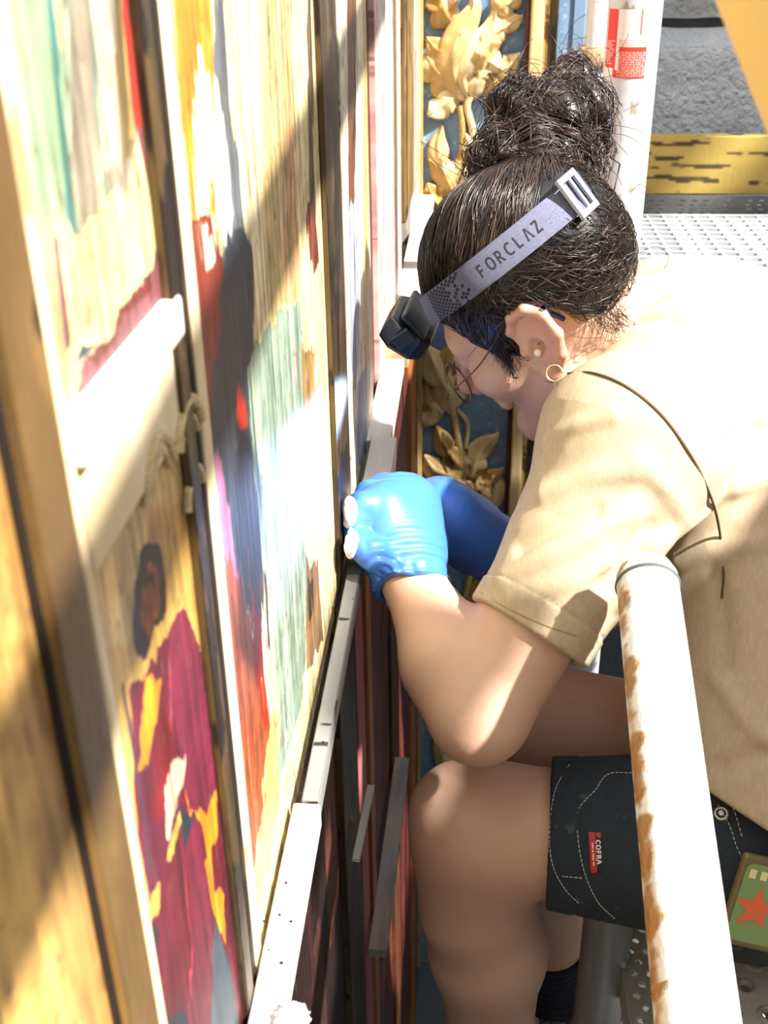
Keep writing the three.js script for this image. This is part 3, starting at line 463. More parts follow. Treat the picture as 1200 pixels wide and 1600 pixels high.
// unseen boards added overhead to shade the stone and most of the toe board
{
  const t = thing('added_overhead_shade', 'unseen boards added above the picture to shade the stone wall and toe board', 'platform', V(1.6, CAM.y + 1.5, -2.4));
  const T = (px) => onZ(px, 260, -2.25), k = (p) => (CAM.y + 1.5 - p.y) / SUN.y, bd = (a, b) => { const A = T(a), B = T(b), x0 = A.x + SUN.x * k(A), x1 = B.x + SUN.x * k(B), z = -2.25 + SUN.z * k(A); put('board', slab(V(x0, CAM.y + 1.5, z - 0.7), V(x1, CAM.y + 1.54, z + 0.1), 0.004), M.rawWood, t); };
  { const A = T(1088), B = T(1188), z = -2.25 + SUN.z * k(A); put('board', slab(V(A.x + SUN.x * k(A) + 0.004, CAM.y + 1.5, z - 0.7), V(B.x + SUN.x * k(B) - 0.004, CAM.y + 1.54, z - 0.05), 0.004), M.rawWood, t); }
  bd(830, 980); bd(984, 1092); bd(1184, 1290); bd(1294, 1400);
}
// unseen boards added right of the picture to shade her hips and legs
{
  const X = CAM.x + 0.62, t = thing('added_leg_shade', 'unseen wooden boards added right of the picture to shade her hips and legs', 'boards', V(X, CAM.y - 0.36, -0.5));
  for (let i = 0; i < 3; i++) put('board', slab(V(X, CAM.y - 0.585 + i * 0.192, -1.32), V(X + 0.03, CAM.y - 0.395 + i * 0.192, 0.35), 0.004), M.rawWood, t);
  put('board', slab(V(X, CAM.y - 0.004, -0.62), V(X + 0.03, CAM.y + 0.09, -0.4), 0.004), M.rawWood, t);
  const u = thing('added_arm_shade', 'unseen short wooden boards added right of the picture to shade the ledge and forearm', 'panel', V(X, CAM.y - 0.1, -0.45));  // unseen panel, added only to drop shade on the ledge and forearm
  for (let i = 0; i < 2; i++) put('board', slab(V(X, CAM.y + 0.215 + i * 0.1, -0.495), V(X + 0.025, CAM.y + 0.314 + i * 0.1, -0.28), 0.004), M.rawWood, u);
  for (const z of [-0.477, -0.45]) put('hanger', slab(V(X + 0.0305, CAM.y - 0.1, z - 0.003), V(X + 0.037, CAM.y + 0.4, z + 0.003), 0.001), M.darkZinc, u);
}
// ---------------------------------------------------------------- distance fields meshed as smooth skins (surface nets on sparse blocks)
function smin(a, b, k) { const h = Math.max(k - Math.abs(a - b), 0) / k; return Math.min(a, b) - h * h * k * 0.25; }
const smax = (a, b, k) => -smin(-a, -b, k);
function segD(p, a, b, ra, rb) { const bx = b.x - a.x, by = b.y - a.y, bz = b.z - a.z, px = p.x - a.x, py = p.y - a.y, pz = p.z - a.z, t = clamp((px * bx + py * by + pz * bz) / (bx * bx + by * by + bz * bz)); return Math.hypot(px - t * bx, py - t * by, pz - t * bz) - (ra + (rb - ra) * t); }
const ballD = (p, c, r) => Math.hypot(p.x - c.x, p.y - c.y, p.z - c.z) - r;
function ellD(p, cx, cy, cz, rx, ry, rz) { const x = p.x - cx, y = p.y - cy, z = p.z - cz, k0 = Math.hypot(x / rx, y / ry, z / rz), k1 = Math.hypot(x / rx / rx, y / ry / ry, z / rz / rz); return k1 < 1e-9 ? -Math.min(rx, ry, rz) : k0 * (k0 - 1) / k1; }
function bones(list) {                                      // [a, b, ra, rb, k]: joined tapered limbs
  const L = list.map(([a, b, ra, rb, k = 0.03]) => ({ a, b, ra, rb, k, m: a.clone().lerp(b, 0.5), R: a.distanceTo(b) / 2 + Math.max(ra, rb) }));
  return (p) => { let d = 9; for (const s of L) { if (ballD(p, s.m, s.R) > d + s.k) continue; d = smin(d, segD(p, s.a, s.b, s.ra, s.rb), s.k); } return d; };
}
function grad(f, p, e = 0.0008) { const q = V(), g = V(); q.copy(p); q.x += e; g.x = f(q); q.x -= 2 * e; g.x -= f(q); q.copy(p); q.y += e; g.y = f(q); q.y -= 2 * e; g.y -= f(q); q.copy(p); q.z += e; g.z = f(q); q.z -= 2 * e; g.z -= f(q); return g.multiplyScalar(1 / (2 * e)); }
function skinOf(f, lo, hi, h, uvDirs, tint) {
  const B = 8, n = [0, 1, 2].map((i) => Math.ceil((hi.getComponent(i) - lo.getComponent(i)) / h / B)), S = B + 1, pos = [], idx = [], cell = new Map(), p = V(), half = h * B * 0.87;
  const key = (i, j, k) => (i * 4096 + j) * 4096 + k, blocks = [];
  for (let a = 0; a < n[0]; a++) for (let b = 0; b < n[1]; b++) for (let c = 0; c < n[2]; c++) {
    p.set(lo.x + (a + 0.5) * B * h, lo.y + (b + 0.5) * B * h, lo.z + (c + 0.5) * B * h); if (Math.abs(f(p)) > half * 1.35 + 0.003) continue;
    const s = new Float32Array(S * S * S); let neg = 0;
    for (let i = 0, o = 0; i < S; i++) for (let j = 0; j < S; j++) for (let k = 0; k < S; k++, o++) { p.set(lo.x + (a * B + i) * h, lo.y + (b * B + j) * h, lo.z + (c * B + k) * h); s[o] = f(p); if (s[o] < 0) neg++; }
    if (!neg || neg === s.length) continue;
    blocks.push([a, b, c, s]);
    for (let i = 0; i < B; i++) for (let j = 0; j < B; j++) for (let k = 0; k < B; k++) {
      const o = (i * S + j) * S + k, v = [s[o], s[o + 1], s[o + S], s[o + S + 1], s[o + S * S], s[o + S * S + 1], s[o + S * S + S], s[o + S * S + S + 1]]; let m = 0; for (let q = 0; q < 8; q++) if (v[q] < 0) m |= 1 << q; if (m === 0 || m === 255) continue;
      let x = 0, y = 0, z = 0, t = 0; for (let q = 0; q < 8; q++) for (const w of [1, 2, 4]) { if (q & w) continue; const u = q | w; if ((v[q] < 0) === (v[u] < 0)) continue; const r = v[q] / (v[q] - v[u]); x += ((q >> 2) & 1) + (w === 4 ? r : 0); y += ((q >> 1) & 1) + (w === 2 ? r : 0); z += (q & 1) + (w === 1 ? r : 0); t++; }
      cell.set(key(a * B + i, b * B + j, c * B + k), pos.length / 3); pos.push(lo.x + (a * B + i + x / t) * h, lo.y + (b * B + j + y / t) * h, lo.z + (c * B + k + z / t) * h);
    }
  }
  const quad = (A, Bq, C, D, flip) => { if (A === undefined || Bq === undefined || C === undefined || D === undefined) return; flip ? idx.push(A, C, Bq, A, D, C) : idx.push(A, Bq, C, A, C, D); };
  for (const [a, b, c, s] of blocks) for (let i = 0; i < B; i++) for (let j = 0; j < B; j++) for (let k = 0; k < B; k++) {
    const o = (i * S + j) * S + k, v = s[o], I = a * B + i, J = b * B + j, K = c * B + k, g = (x, y, z) => cell.get(key(I + x, J + y, K + z));
    if ((v < 0) !== (s[o + S * S] < 0)) quad(g(0, -1, -1), g(0, 0, -1), g(0, 0, 0), g(0, -1, 0), v >= 0);
    if ((v < 0) !== (s[o + S] < 0)) quad(g(-1, 0, -1), g(-1, 0, 0), g(0, 0, 0), g(0, 0, -1), v >= 0);
    if ((v < 0) !== (s[o + 1] < 0)) quad(g(-1, -1, 0), g(0, -1, 0), g(0, 0, 0), g(-1, 0, 0), v >= 0);
  }
  const N = pos.length / 3, nor = new Float32Array(N * 3), uv = new Float32Array(N * 2), col = tint ? new Float32Array(N * 3) : null;
  for (let i = 0; i < N; i++) {
    p.set(pos[3 * i], pos[3 * i + 1], pos[3 * i + 2]); const d = f(p), g = grad(f, p, h * 0.5), l = g.length() || 1; const st = clamp(-d / l, -h * 0.6, h * 0.6); p.addScaledVector(g, st / l);
    pos[3 * i] = p.x; pos[3 * i + 1] = p.y; pos[3 * i + 2] = p.z; nor[3 * i] = g.x / l; nor[3 * i + 1] = g.y / l; nor[3 * i + 2] = g.z / l;
    uv[2 * i] = p.dot(uvDirs[0]); uv[2 * i + 1] = p.dot(uvDirs[1]);
    if (tint) { const c = tint(p); col.set(c, 3 * i); }
  }
  const geo = new THREE.BufferGeometry(); geo.setAttribute('position', new THREE.Float32BufferAttribute(pos, 3)); geo.setAttribute('normal', new THREE.BufferAttribute(nor, 3)); geo.setAttribute('uv', new THREE.BufferAttribute(uv, 2)); if (col) geo.setAttribute('color', new THREE.BufferAttribute(col, 3)); geo.setIndex(idx); return geo;
}
function hit(f, px, py, d0 = 0.55) { const r = ray(px, py), l = r.length(), p = V(); let t = d0; for (let i = 0; i < 200; i++) { p.copy(r).multiplyScalar(t).add(CAM); const d = f(p); if (d < 0.0002) return p.clone(); t += Math.max(d, 0.0003) / l * 0.8; if (t > 3) break; } return null; }
const lay = (f, px, lift = 0) => { const o = []; for (let i = 0; i < px.length; i += 2) { const p = hit(f, px[i], px[i + 1]); if (p) { if (lift) p.addScaledVector(grad(f, p).normalize(), lift); o.push(p); } } return o; };
function boxOf(pts, m) { const b = new THREE.Box3().setFromPoints(pts); return [b.min.subScalar(m), b.max.addScalar(m)]; }

// ---------------------------------------------------------------- the restorer: joints
const camDir = (x, y, z) => V().addScaledVector(AX[0], x).addScaledVector(AX[1], y).addScaledVector(AX[2], z).normalize();
const HF = camDir(-0.744, -0.396, -0.539), HU0 = camDir(-0.629, 0.687, 0.363), HL = HU0.clone().cross(HF).normalize(), HU = HF.clone().cross(HL).normalize();
const HC = V().addScaledVector(AX[0], 0.16).addScaledVector(AX[1], 0.2).addScaledVector(AX[2], -1.075).add(CAM);
const hl = (x, y, z) => HC.clone().addScaledVector(HL, x).addScaledVector(HU, y).addScaledVector(HF, z);      // left, up, forward of the head
const toHead = (p, o) => { const x = p.x - HC.x, y = p.y - HC.y, z = p.z - HC.z; return o.set(x * HL.x + y * HL.y + z * HL.z, x * HU.x + y * HU.y + z * HU.z, x * HF.x + y * HF.y + z * HF.z); };
const J = {
  neck: at(1010, 525, 1.13), shL: at(985, 700, 0.985), elL: at(748, 1114, 0.955), wrL: at(640, 900, 1.03), shR: at(1050, 640, 1.29), elR: at(930, 930, 1.36), wrR: at(775, 858, 1.2),
  hipL: at(1150, 1325, 1.045), knL: at(752, 1290, 1.085), hipR: at(1190, 1220, 1.2), knR: at(815, 1118, 1.27), pel: at(1200, 1300, 1.09),
};
J.anL = at(772, 1720, 1.33); J.cfL = at(762, 1480, 1.19); J.anR = at(868, 1540, 1.52); J.cfR = at(850, 1360, 1.4);
const q0 = V();
function headD(p) {
  toHead(p, q0); const x = Math.abs(q0.x), s = { x, y: q0.y, z: q0.z };
  if (Math.hypot(q0.x, q0.y, q0.z) > 0.26) return Math.hypot(q0.x, q0.y, q0.z) - 0.17;
  let d = ellD(s, 0, 0.05, -0.008, 0.075, 0.09, 0.096);
  d = smin(d, ellD(s, 0, -0.012, 0.036, 0.062, 0.075, 0.06), 0.03);
  d = smin(d, segD(s, V(0.054, -0.052, 0.004), V(0.016, -0.1, 0.076), 0.018, 0.016), 0.03);
  d = smin(d, ballD(s, V(0, -0.1, 0.083), 0.018), 0.02);
  d = smin(d, ballD(s, V(0.044, -0.016, 0.064), 0.022), 0.022);
  d = smin(d, segD(s, V(0.046, 0.03, 0.074), V(0.01, 0.027, 0.09), 0.011, 0.01), 0.014);
  d = smax(d, -ballD(s, V(0.032, 0.01, 0.104), 0.016), 0.014);
  d = smin(d, ballD(s, V(0.031, 0.01, 0.08), 0.0135), 0.003);
  d = smin(d, segD(s, V(0, 0.024, 0.092), V(0, -0.022, 0.115), 0.008, 0.0105), 0.012);
  d = smin(d, ballD(s, V(0, -0.027, 0.116), 0.0115), 0.006); d = smin(d, ballD(s, V(0.012, -0.031, 0.105), 0.0078), 0.006);
  d = smin(d, segD(s, V(0.022, -0.057, 0.088), V(0, -0.054, 0.1), 0.004, 0.006), 0.008); d = smin(d, segD(s, V(0.02, -0.062, 0.088), V(0, -0.066, 0.098), 0.004, 0.007), 0.007);
  d = smin(d, segD(p, hl(0, -0.03, -0.035), J.neck, 0.052, 0.056), 0.03);
  // left ear
  if (q0.x > 0.05) { const e = { x: q0.x, y: (q0.y - 0.002) / 1.12, z: (q0.z + 0.004) / 1.12 }, u = e.y * 0.97 + e.z * -0.24, w = e.z * 0.97 + e.y * 0.24; e.y = u; e.z = w; d = smin(d, earD(e), 0.004); }
  return d;
}
const EP = [[0.074, 0.004, 0.012], [0.078, 0.02, 0.0175], [0.083, 0.033, 0.011], [0.088, 0.038, -0.003], [0.093, 0.031, -0.0165], [0.094, 0.012, -0.0225], [0.09, -0.008, -0.018], [0.083, -0.022, -0.008]].map((a) => V(...a));
const EA = [[0.083, 0.026, -0.004], [0.086, 0.014, -0.012], [0.085, -0.001, -0.012], [0.081, -0.012, -0.003]].map((a) => V(...a));
function earD(e) {
  let d = ellD(e, 0.082 - e.z * 0.35, 0.006, -0.004, 0.0045, 0.034, 0.0185);
  for (let i = 0; i < EP.length - 1; i++) d = smin(d, segD(e, EP[i], EP[i + 1], 0.0042, 0.0042), 0.004);
  d = smax(d, -ballD(e, V(0.089, 0.001, 0.0005), 0.0092), 0.003);
  for (let i = 0; i < EA.length - 1; i++) d = smin(d, segD(e, EA[i], EA[i + 1], 0.0034, 0.0034), 0.004);
  d = smin(d, ballD(e, V(0.079, -0.028, -0.001), 0.0088), 0.006); d = smin(d, ballD(e, V(0.079, -0.002, 0.0115), 0.0055), 0.004);
  return d;
}
const limbs = bones([
  [J.neck, J.neck.clone().lerp(J.pel, 0.3), 0.056, 0.09, 0.03], [J.shL, J.elL, 0.056, 0.043, 0.02], [J.elL, J.elL.clone().lerp(J.wrL, 0.35), 0.038, 0.044, 0.022], [J.elL.clone().lerp(J.wrL, 0.35), J.wrL, 0.045, 0.026, 0.02],
  [J.neck.clone().lerp(J.pel, 0.12), J.shL, 0.06, 0.055, 0.04], [J.neck.clone().lerp(J.pel, 0.12), J.shR, 0.06, 0.055, 0.04], [J.shR, J.elR, 0.05, 0.042, 0.02], [J.elR, J.wrR, 0.042, 0.026, 0.02],
  [J.neck.clone().lerp(J.pel, 0.25), J.pel, 0.09, 0.1, 0.05], [J.hipL, J.knL, 0.08, 0.054, 0.03], [J.knL, J.cfL, 0.051, 0.058, 0.05], [J.cfL, J.anL, 0.06, 0.036, 0.03], [at(705, 1264, 1.075), at(717, 1425, 1.135), 0.032, 0.036, 0.04], [J.anL, V(J.anL.x, FOOT + 0.035, J.anL.z), 0.036, 0.034, 0.02], [V(J.anL.x, FOOT + 0.034, J.anL.z + 0.03), V(J.anL.x - 0.13, FOOT + 0.026, J.anL.z - 0.04), 0.034, 0.024, 0.03],
  [J.hipR, J.knR, 0.084, 0.064, 0.03], [J.knR, J.cfR, 0.054, 0.056, 0.03], [J.cfR, J.anR, 0.056, 0.034, 0.03],
  [J.wrL, at(618, 830, 1.05), 0.024, 0.022, 0.02], [J.wrR, at(700, 805, 1.15), 0.024, 0.022, 0.02],
]);
const crease = [at(722, 985, 0.9), at(700, 1030, 0.91)];
const body = (p) => smax(limbs(p), -segD(p, crease[0], crease[1], 0.0015, 0.0005), 0.006);
const person = thing('person', 'restorer in tan t-shirt and dark shorts bending over the ledge in blue gloves', 'person', V(J.pel.x, SEAT, J.pel.z));
const skinTint = (p) => { const n = noise3(p, 26), m = noise3(p, 160); const k = 0.93 + 0.1 * n + 0.08 * (m - 0.5), fr = sst(0.8, 0.86, noise3(p, 420)) * 0.12; return [k, k * (0.97 + 0.05 * n) - fr, k * (0.95 + 0.06 * n) - fr]; };
const skinMat = new THREE.MeshPhysicalMaterial({ color: new THREE.Color('#c6a08a'), vertexColors: true, roughness: 0.55, sheen: 0.15, sheenRoughness: 0.5, sheenColor: new THREE.Color('#ffd9c4'), bumpMap: grit, bumpScale: 0.0003, side: THREE.DoubleSide });
const UVD = [AX[0].clone().add(AX[2].clone().multiplyScalar(0.6)), AX[1].clone().add(AX[2].clone().multiplyScalar(0.35))];
{
  const [a, b] = boxOf([J.neck, J.shL, J.elL, J.wrL, J.shR, J.elR, J.wrR, J.hipL, J.knL, J.hipR, J.knR, J.pel, J.anL, J.anR], 0.13);
  const g1 = skinOf(body, a, b, 0.0042, UVD, skinTint);
  const [c, d] = boxOf([hl(-0.1, -0.14, -0.13), hl(0.12, 0.16, 0.14), hl(-0.1, 0.16, -0.13), hl(0.12, -0.14, 0.14), hl(0.1, -0.14, -0.13), hl(-0.1, 0.16, 0.14)], 0.03);
  const g2 = skinOf(headD, c, d, 0.0022, UVD, (p) => { toHead(p, q0); const t = skinTint(p), r = Math.exp(-(Math.pow((q0.y + 0.027) / 0.02, 2) + Math.pow((q0.z - 0.115) / 0.02, 2))) + 0.75 * sst(0.078, 0.088, q0.x) + 0.25 * Math.exp(-Math.pow((q0.y + 0.02) / 0.03, 2)) * sst(0.03, 0.07, q0.z); const brow = Math.exp(-Math.pow((q0.y - 0.034 + Math.abs(Math.abs(q0.x) - 0.03) * 0.15) / 0.0035, 2)) * sst(0.065, 0.08, q0.z) * sst(0.008, 0.014, Math.abs(q0.x)) * (1 - sst(0.05, 0.055, Math.abs(q0.x))), lip = Math.exp(-(Math.pow((q0.y + 0.06) / 0.008, 2))) * sst(0.085, 0.095, q0.z) * (1 - sst(0.018, 0.024, Math.abs(q0.x))); const dark = 1 - 0.8 * brow; return [t[0] * dark, t[1] * (1 - 0.22 * clamp(r) - 0.3 * lip) * dark, t[2] * (1 - 0.2 * clamp(r) - 0.25 * lip) * dark]; });
  put('body', mergeGeometries([g1, g2]), skinMat, person);
}

// ---------------------------------------------------------------- t-shirt
const sleeveEnd = at(838, 997, 0.962), armAx = J.elL.clone().sub(J.shL).normalize();
const shirtParts = (() => {
  const t1 = at(1095, 605, 1.15), t2 = at(1195, 900, 1.12), t3 = at(1216, 1270, 1.06), hem = J.shL.clone().addScaledVector(armAx, 0.3);
  const torso = bones([[t1, t2, 0.122, 0.133, 0.05], [t2, t3, 0.133, 0.142, 0.05], [J.neck.clone().addScaledVector(HF, 0.0), t1, 0.068, 0.115, 0.06], [t1, J.shL, 0.1, 0.078, 0.06], [t1, J.shR, 0.1, 0.075, 0.06]]);
  const sleeve = bones([[J.shL, J.shL.clone().lerp(sleeveEnd, 0.5), 0.085, 0.06, 0.03], [J.shL.clone().lerp(sleeveEnd, 0.5), hem, 0.06, 0.056, 0.03]]);
  const sleeveR = bones([[J.shR, J.elR.clone().lerp(J.shR, 0.2), 0.078, 0.066, 0.03]]);
  return { torso: (p) => smin(torso(p), sleeveR(p), 0.03), sleeve };
})();
const shirtBase = (p) => smin(shirtParts.torso(p), shirtParts.sleeve(p), 0.022);
const hemCut = (p) => (p.x - sleeveEnd.x) * armAx.x + (p.y - sleeveEnd.y) * armAx.y + (p.z - sleeveEnd.z) * armAx.z;
const waist = (() => { const a = at(1115, 1238, 1.0), b = at(1215, 1300, 1.0), n = b.clone().sub(a).cross(AX[2]).normalize(); if (n.dot(AX[1]) > 0) n.negate(); return (p) => (p.x - a.x) * n.x + (p.y - a.y) * n.y + (p.z - a.z) * n.z; })();
const folds = [
  [[1014, 832, 985, 868, 950, 910], 0.008, -1], [[1040, 850, 1005, 900, 975, 940], 0.006, 1], [[800, 800, 850, 770, 930, 742, 985, 735], 0.007, 1], [[790, 905, 850, 870, 910, 835, 985, 800], 0.008, 1], [[800, 935, 850, 925, 905, 905, 950, 880], 0.006, 1], [[815, 855, 870, 825, 930, 800], 0.006, -1],
  [[1000, 480, 1040, 452, 1090, 440, 1130, 442], 0.006, -1], [[985, 505, 1040, 478, 1110, 466, 1170, 470], 0.006, 1], [[975, 470, 1010, 440, 1060, 422, 1100, 422], 0.006, 1], [[960, 520, 1000, 505, 1050, 500], 0.005, -1],
  [[1020, 850, 1060, 830, 1100, 800, 1125, 770], 0.007, 1], [[1060, 880, 1110, 860, 1180, 850], 0.007, 1], [[1120, 900, 1128, 960, 1130, 1040], 0.006, -1], [[1150, 760, 1200, 742, 1240, 735], 0.007, 1], [[1140, 690, 1190, 672, 1240, 668], 0.006, -1], [[1000, 720, 1040, 760, 1070, 810], 0.006, 1],
  [[1120, 1060, 1160, 1120, 1200, 1160], 0.006, 1], [[1130, 1200, 1170, 1180, 1210, 1175], 0.006, -1], [[850, 690, 900, 665, 960, 650], 0.005, 1], [[1085, 560, 1140, 570, 1200, 590], 0.006, 1],
].map(([px, r, s]) => { const pts = lay(shirtBase, px), segs = []; for (let i = 0; i < pts.length - 1; i++) segs.push([pts[i], pts[i + 1]]); return { segs, r, s, bb: pts.length ? new THREE.Sphere().setFromPoints(pts) : null }; }).filter((f) => f.segs.length);
const seamPx = [888, 584, 930, 584, 975, 602, 1030, 645, 1075, 705, 1108, 770, 1126, 840, 1131, 900, 1128, 935];
const shirtF = (p) => {
  const h = hemCut(p); let sl = shirtParts.sleeve(p); const open = Math.max(sl + 0.011, -h - 0.035);
  sl -= 0.0012 * sst(-0.027, -0.025, h) - 0.0011 * Math.exp(-Math.pow((h + 0.027) / 0.0018, 2)); sl = smax(sl, h - 0.002 * Math.sin(p.x * 40), 0.003); sl = Math.max(sl, -open);
  let d = smin(shirtParts.torso(p), sl, 0.022); if (d > 0.05) return d;
  for (const f of folds) { if (ballD(p, f.bb.center, f.bb.radius) > 0.06) continue; let m = 9; for (const s of f.segs) m = Math.min(m, segD(p, s[0], s[1], 0, 0)); d -= f.s * f.r * 0.95 * Math.exp(-m * m / (f.r * f.r * 1.9)); }
  d -= 0.0016 * (noise3(p, 28) - 0.5) + 0.0007 * (noise3(p, 90) - 0.5);
  return smax(d, waist(p), 0.004);
};
const knit = tex(512, 512, (u, v) => 0.5 + 0.35 * (fbm(u * 120, v * 120, 2) - 0.5) + 0.2 * Math.sin(u * 500) * Math.sin(v * 400), false, 9);
const tan = std(tex(512, 512, (u, v) => { const g = fbm(u * 90, v * 40, 3), m = fbm(u * 6, v * 6, 4); return lerp3([0.65, 0.58, 0.475], [0.75, 0.68, 0.57], g * 0.7 + m * 0.3); }, true, 5), 0.92, { bumpMap: knit, bumpScale: 0.0005 });
{
  const [a, b] = boxOf([at(900, 380, 1.0), at(720, 1000, 0.85), at(1330, 420, 1.2), at(1330, 1330, 1.0), at(1200, 1300, 1.25), at(900, 600, 1.4), at(1100, 600, 1.4)], 0.06);
  const sh = put('t_shirt', skinOf(shirtF, a, b, 0.0032, UVD), tan, person, 'plain tan short-sleeved t-shirt');
  put('armhole_seam', tube(lay(shirtF, seamPx, 0.0003), 0.0013, 80, 8), std('#57472f', 0.95), sh);
  const st = lay(shirtF, [752, 926, 790, 948, 840, 972, 890, 990, 935, 1002, 950, 1003], 0.0001); if (st.length > 2) put('hem_stitch', tube(st, 0.0007, 60, 6), std('#a8905f', 0.95), sh);
}
// ---------------------------------------------------------------- shorts
const thighEnd = at(868, 1278, 1.03), thAx = J.hipL.clone().sub(J.knL).normalize();
const shortsHip = bones([[J.pel, J.hipL, 0.11, 0.09, 0.03], [J.pel, J.hipR, 0.11, 0.1, 0.03], [J.pel, at(1215, 1190, 1.1), 0.115, 0.105, 0.04]]), shortsLeg = bones([[J.hipL, J.hipL.clone().lerp(J.knL, 0.75), 0.091, 0.072, 0.03]]), shortsLegR = bones([[J.hipR, J.hipR.clone().lerp(J.knR, 0.5), 0.098, 0.082, 0.03]]);
const legCut = (p) => -((p.x - thighEnd.x) * thAx.x + (p.y - thighEnd.y) * thAx.y + (p.z - thighEnd.z) * thAx.z) - 0.006;
const legCutR = (() => { const c = J.hipR.clone().lerp(J.knR, 0.36), n = J.knR.clone().sub(J.hipR).normalize(); return (p) => (p.x - c.x) * n.x + (p.y - c.y) * n.y + (p.z - c.z) * n.z; })();
const shortsF = (p) => {
  const c = legCut(p); let l = shortsLeg(p); const open = Math.max(l + 0.007, -c - 0.035); l -= 0.0009 * sst(-0.027, -0.025, c) - 0.0009 * Math.exp(-Math.pow((c + 0.027) / 0.0016, 2)); l = Math.max(smax(l, c, 0.003), -open);
  let d = smin(smin(shortsHip(p), l, 0.03), Math.max(shortsLegR(p), legCutR(p)), 0.02); if (d > 0.04) return d;
  return d - 0.002 * (noise3(p, 22) - 0.5) - 0.0012 * (noise3(p, 60) - 0.5);
};
{
  const navy = std(tex(512, 512, (u, v) => { const g = fbm(u * 60, v * 60, 3), m = fbm(u * 5, v * 5, 4), s = sst(0.74, 0.8, fbm(u * 16, v * 16, 4)); return lerp3(lerp3([0.1, 0.14, 0.175], [0.165, 0.21, 0.245], g * 0.5 + m * 0.5), [0.4, 0.4, 0.4], s * 0.4); }, true, 4), 0.9, { bumpMap: knit, bumpScale: 0.0005 });
  const [a, b] = boxOf([at(840, 1100, 0.9), at(840, 1450, 0.95), at(1340, 1480, 0.95), at(1340, 1100, 1.2), at(950, 1100, 1.35), at(1250, 1300, 1.3)], 0.06);
  const so = put('shorts', skinOf(shortsF, a, b, 0.0036, UVD), navy, person, 'dark navy work shorts with pale stitching');
  const thread = std('#b9bcb8', 0.8), stitch = (px, nm = 'stitching') => { const P = lay(shortsF, px, 0.0004); if (P.length < 3) return; const c = new THREE.CatmullRomCurve3(P), L = c.getLength(), n = Math.floor(L / 0.0042), gs = []; for (let i = 0; i < n; i++) { const u = i / n, a = c.getPointAt(u), b2 = c.getPointAt(Math.min(1, u + 0.0029 / L)); if (a.distanceTo(b2) > 1e-5) gs.push(rod(a, b2, 0.00045, 5)); } put(nm, gs, thread, so); };
  stitch([925, 1160, 890, 1195, 866, 1240, 857, 1290, 861, 1340, 880, 1385, 905, 1412]); stitch([988, 1208, 950, 1210, 930, 1235, 904, 1265, 903, 1310, 914, 1365, 935, 1410, 962, 1436]); stitch([852, 1360, 875, 1362, 910, 1366]); stitch([854, 1366, 880, 1369, 912, 1372]); stitch([1122, 1258, 1140, 1290, 1150, 1320, 1165, 1352]); stitch([1136, 1240, 1150, 1275, 1160, 1310]);
  // raised cargo pocket and its woven label
  const patch = (px, lift, mat, nm, label, uvq) => { const P = px.map(([x, y]) => { const p = hit(shortsF, x, y); return p.addScaledVector(grad(shortsF, p).normalize(), lift); }); return P; };
  const grid = (x0, y0, ux, uy, vx, vy, nu, nv, lift, ff) => { const pos = [], uv = [], idx = []; for (let j = 0; j <= nv; j++) for (let i = 0; i <= nu; i++) { const p = hit(ff, x0 + ux * i / nu + vx * j / nv, y0 + uy * i / nu + vy * j / nv), e = i === 0 || j === 0 || i === nu || j === nv; p.addScaledVector(grad(ff, p).normalize(), e ? lift * 0.2 : lift); pos.push(p.x, p.y, p.z); uv.push(i / nu, 1 - j / nv); } for (let j = 0; j < nv; j++) for (let i = 0; i < nu; i++) { const a = j * (nu + 1) + i, b = a + 1, c = a + nu + 1, d = c + 1; idx.push(a, c, b, b, c, d); } const g = new THREE.BufferGeometry(); g.setAttribute('position', new THREE.Float32BufferAttribute(pos, 3)); g.setAttribute('uv', new THREE.Float32BufferAttribute(uv, 2)); g.setIndex(idx); g.computeVertexNormals(); return g; };
  const cv = document.createElement('canvas'); cv.width = 256; cv.height = 96; const k = cv.getContext('2d'); k.fillStyle = '#1a1c22'; k.fillRect(0, 0, 256, 96); k.fillStyle = '#b5342c'; k.fillRect(6, 46, 244, 44); k.beginPath(); k.moveTo(10, 8); k.lineTo(46, 8); k.lineTo(28, 40); k.lineTo(10, 40); k.fill(); k.fillStyle = '#f2f0ec'; k.font = 'bold 46px sans-serif'; k.fillText('COFRA', 52, 44); k.fillStyle = '#e9c9c4'; for (const [x, w] of [[70, 34], [110, 16], [132, 42], [182, 24]]) k.fillRect(x, 62, w, 9);
  const lt = new THREE.CanvasTexture(cv); lt.colorSpace = THREE.SRGBColorSpace;
  put('woven_label', grid(940, 1298, 4, 66, -22, 1, 12, 6, 0.0016, shortsF), std(lt, 0.7), so, 'small dark label with white word and red band');
  const rv = hit(shortsF, 1127, 1271), rn = grad(shortsF, rv).normalize(), ro = new THREE.TorusGeometry(0.0052, 0.0016, 10, 24); ro.applyQuaternion(new THREE.Quaternion().setFromUnitVectors(V(0, 0, 1), rn)); ro.translate(rv.x, rv.y, rv.z); put('rivet', [ro, rod(rv.clone(), rv.clone().addScaledVector(rn, 0.0016), 0.0024, 12)], std('#b9b6ae', 0.35, { metalness: 0.8 }), so, 'round metal snap');
  // phone tucked into the back pocket
  const pc = hit(shortsF, 1152, 1398), pn = AX[2].clone().multiplyScalar(0.9).addScaledVector(AX[1], -0.15).normalize(), px = AX[0].clone().addScaledVector(AX[1], -0.25).addScaledVector(pn, 0), pu = pn.clone().cross(px).normalize(); const pxx = pu.clone().cross(pn).normalize();
  const basis = new THREE.Matrix4().makeBasis(pxx, pu, pn).setPosition(pc.clone().addScaledVector(pxx, 0.022).addScaledVector(pn, 0.006));
  const ph = thing('smartphone', 'green backed phone with orange star sticker tucked into the shorts pocket', 'phone', pc.clone());
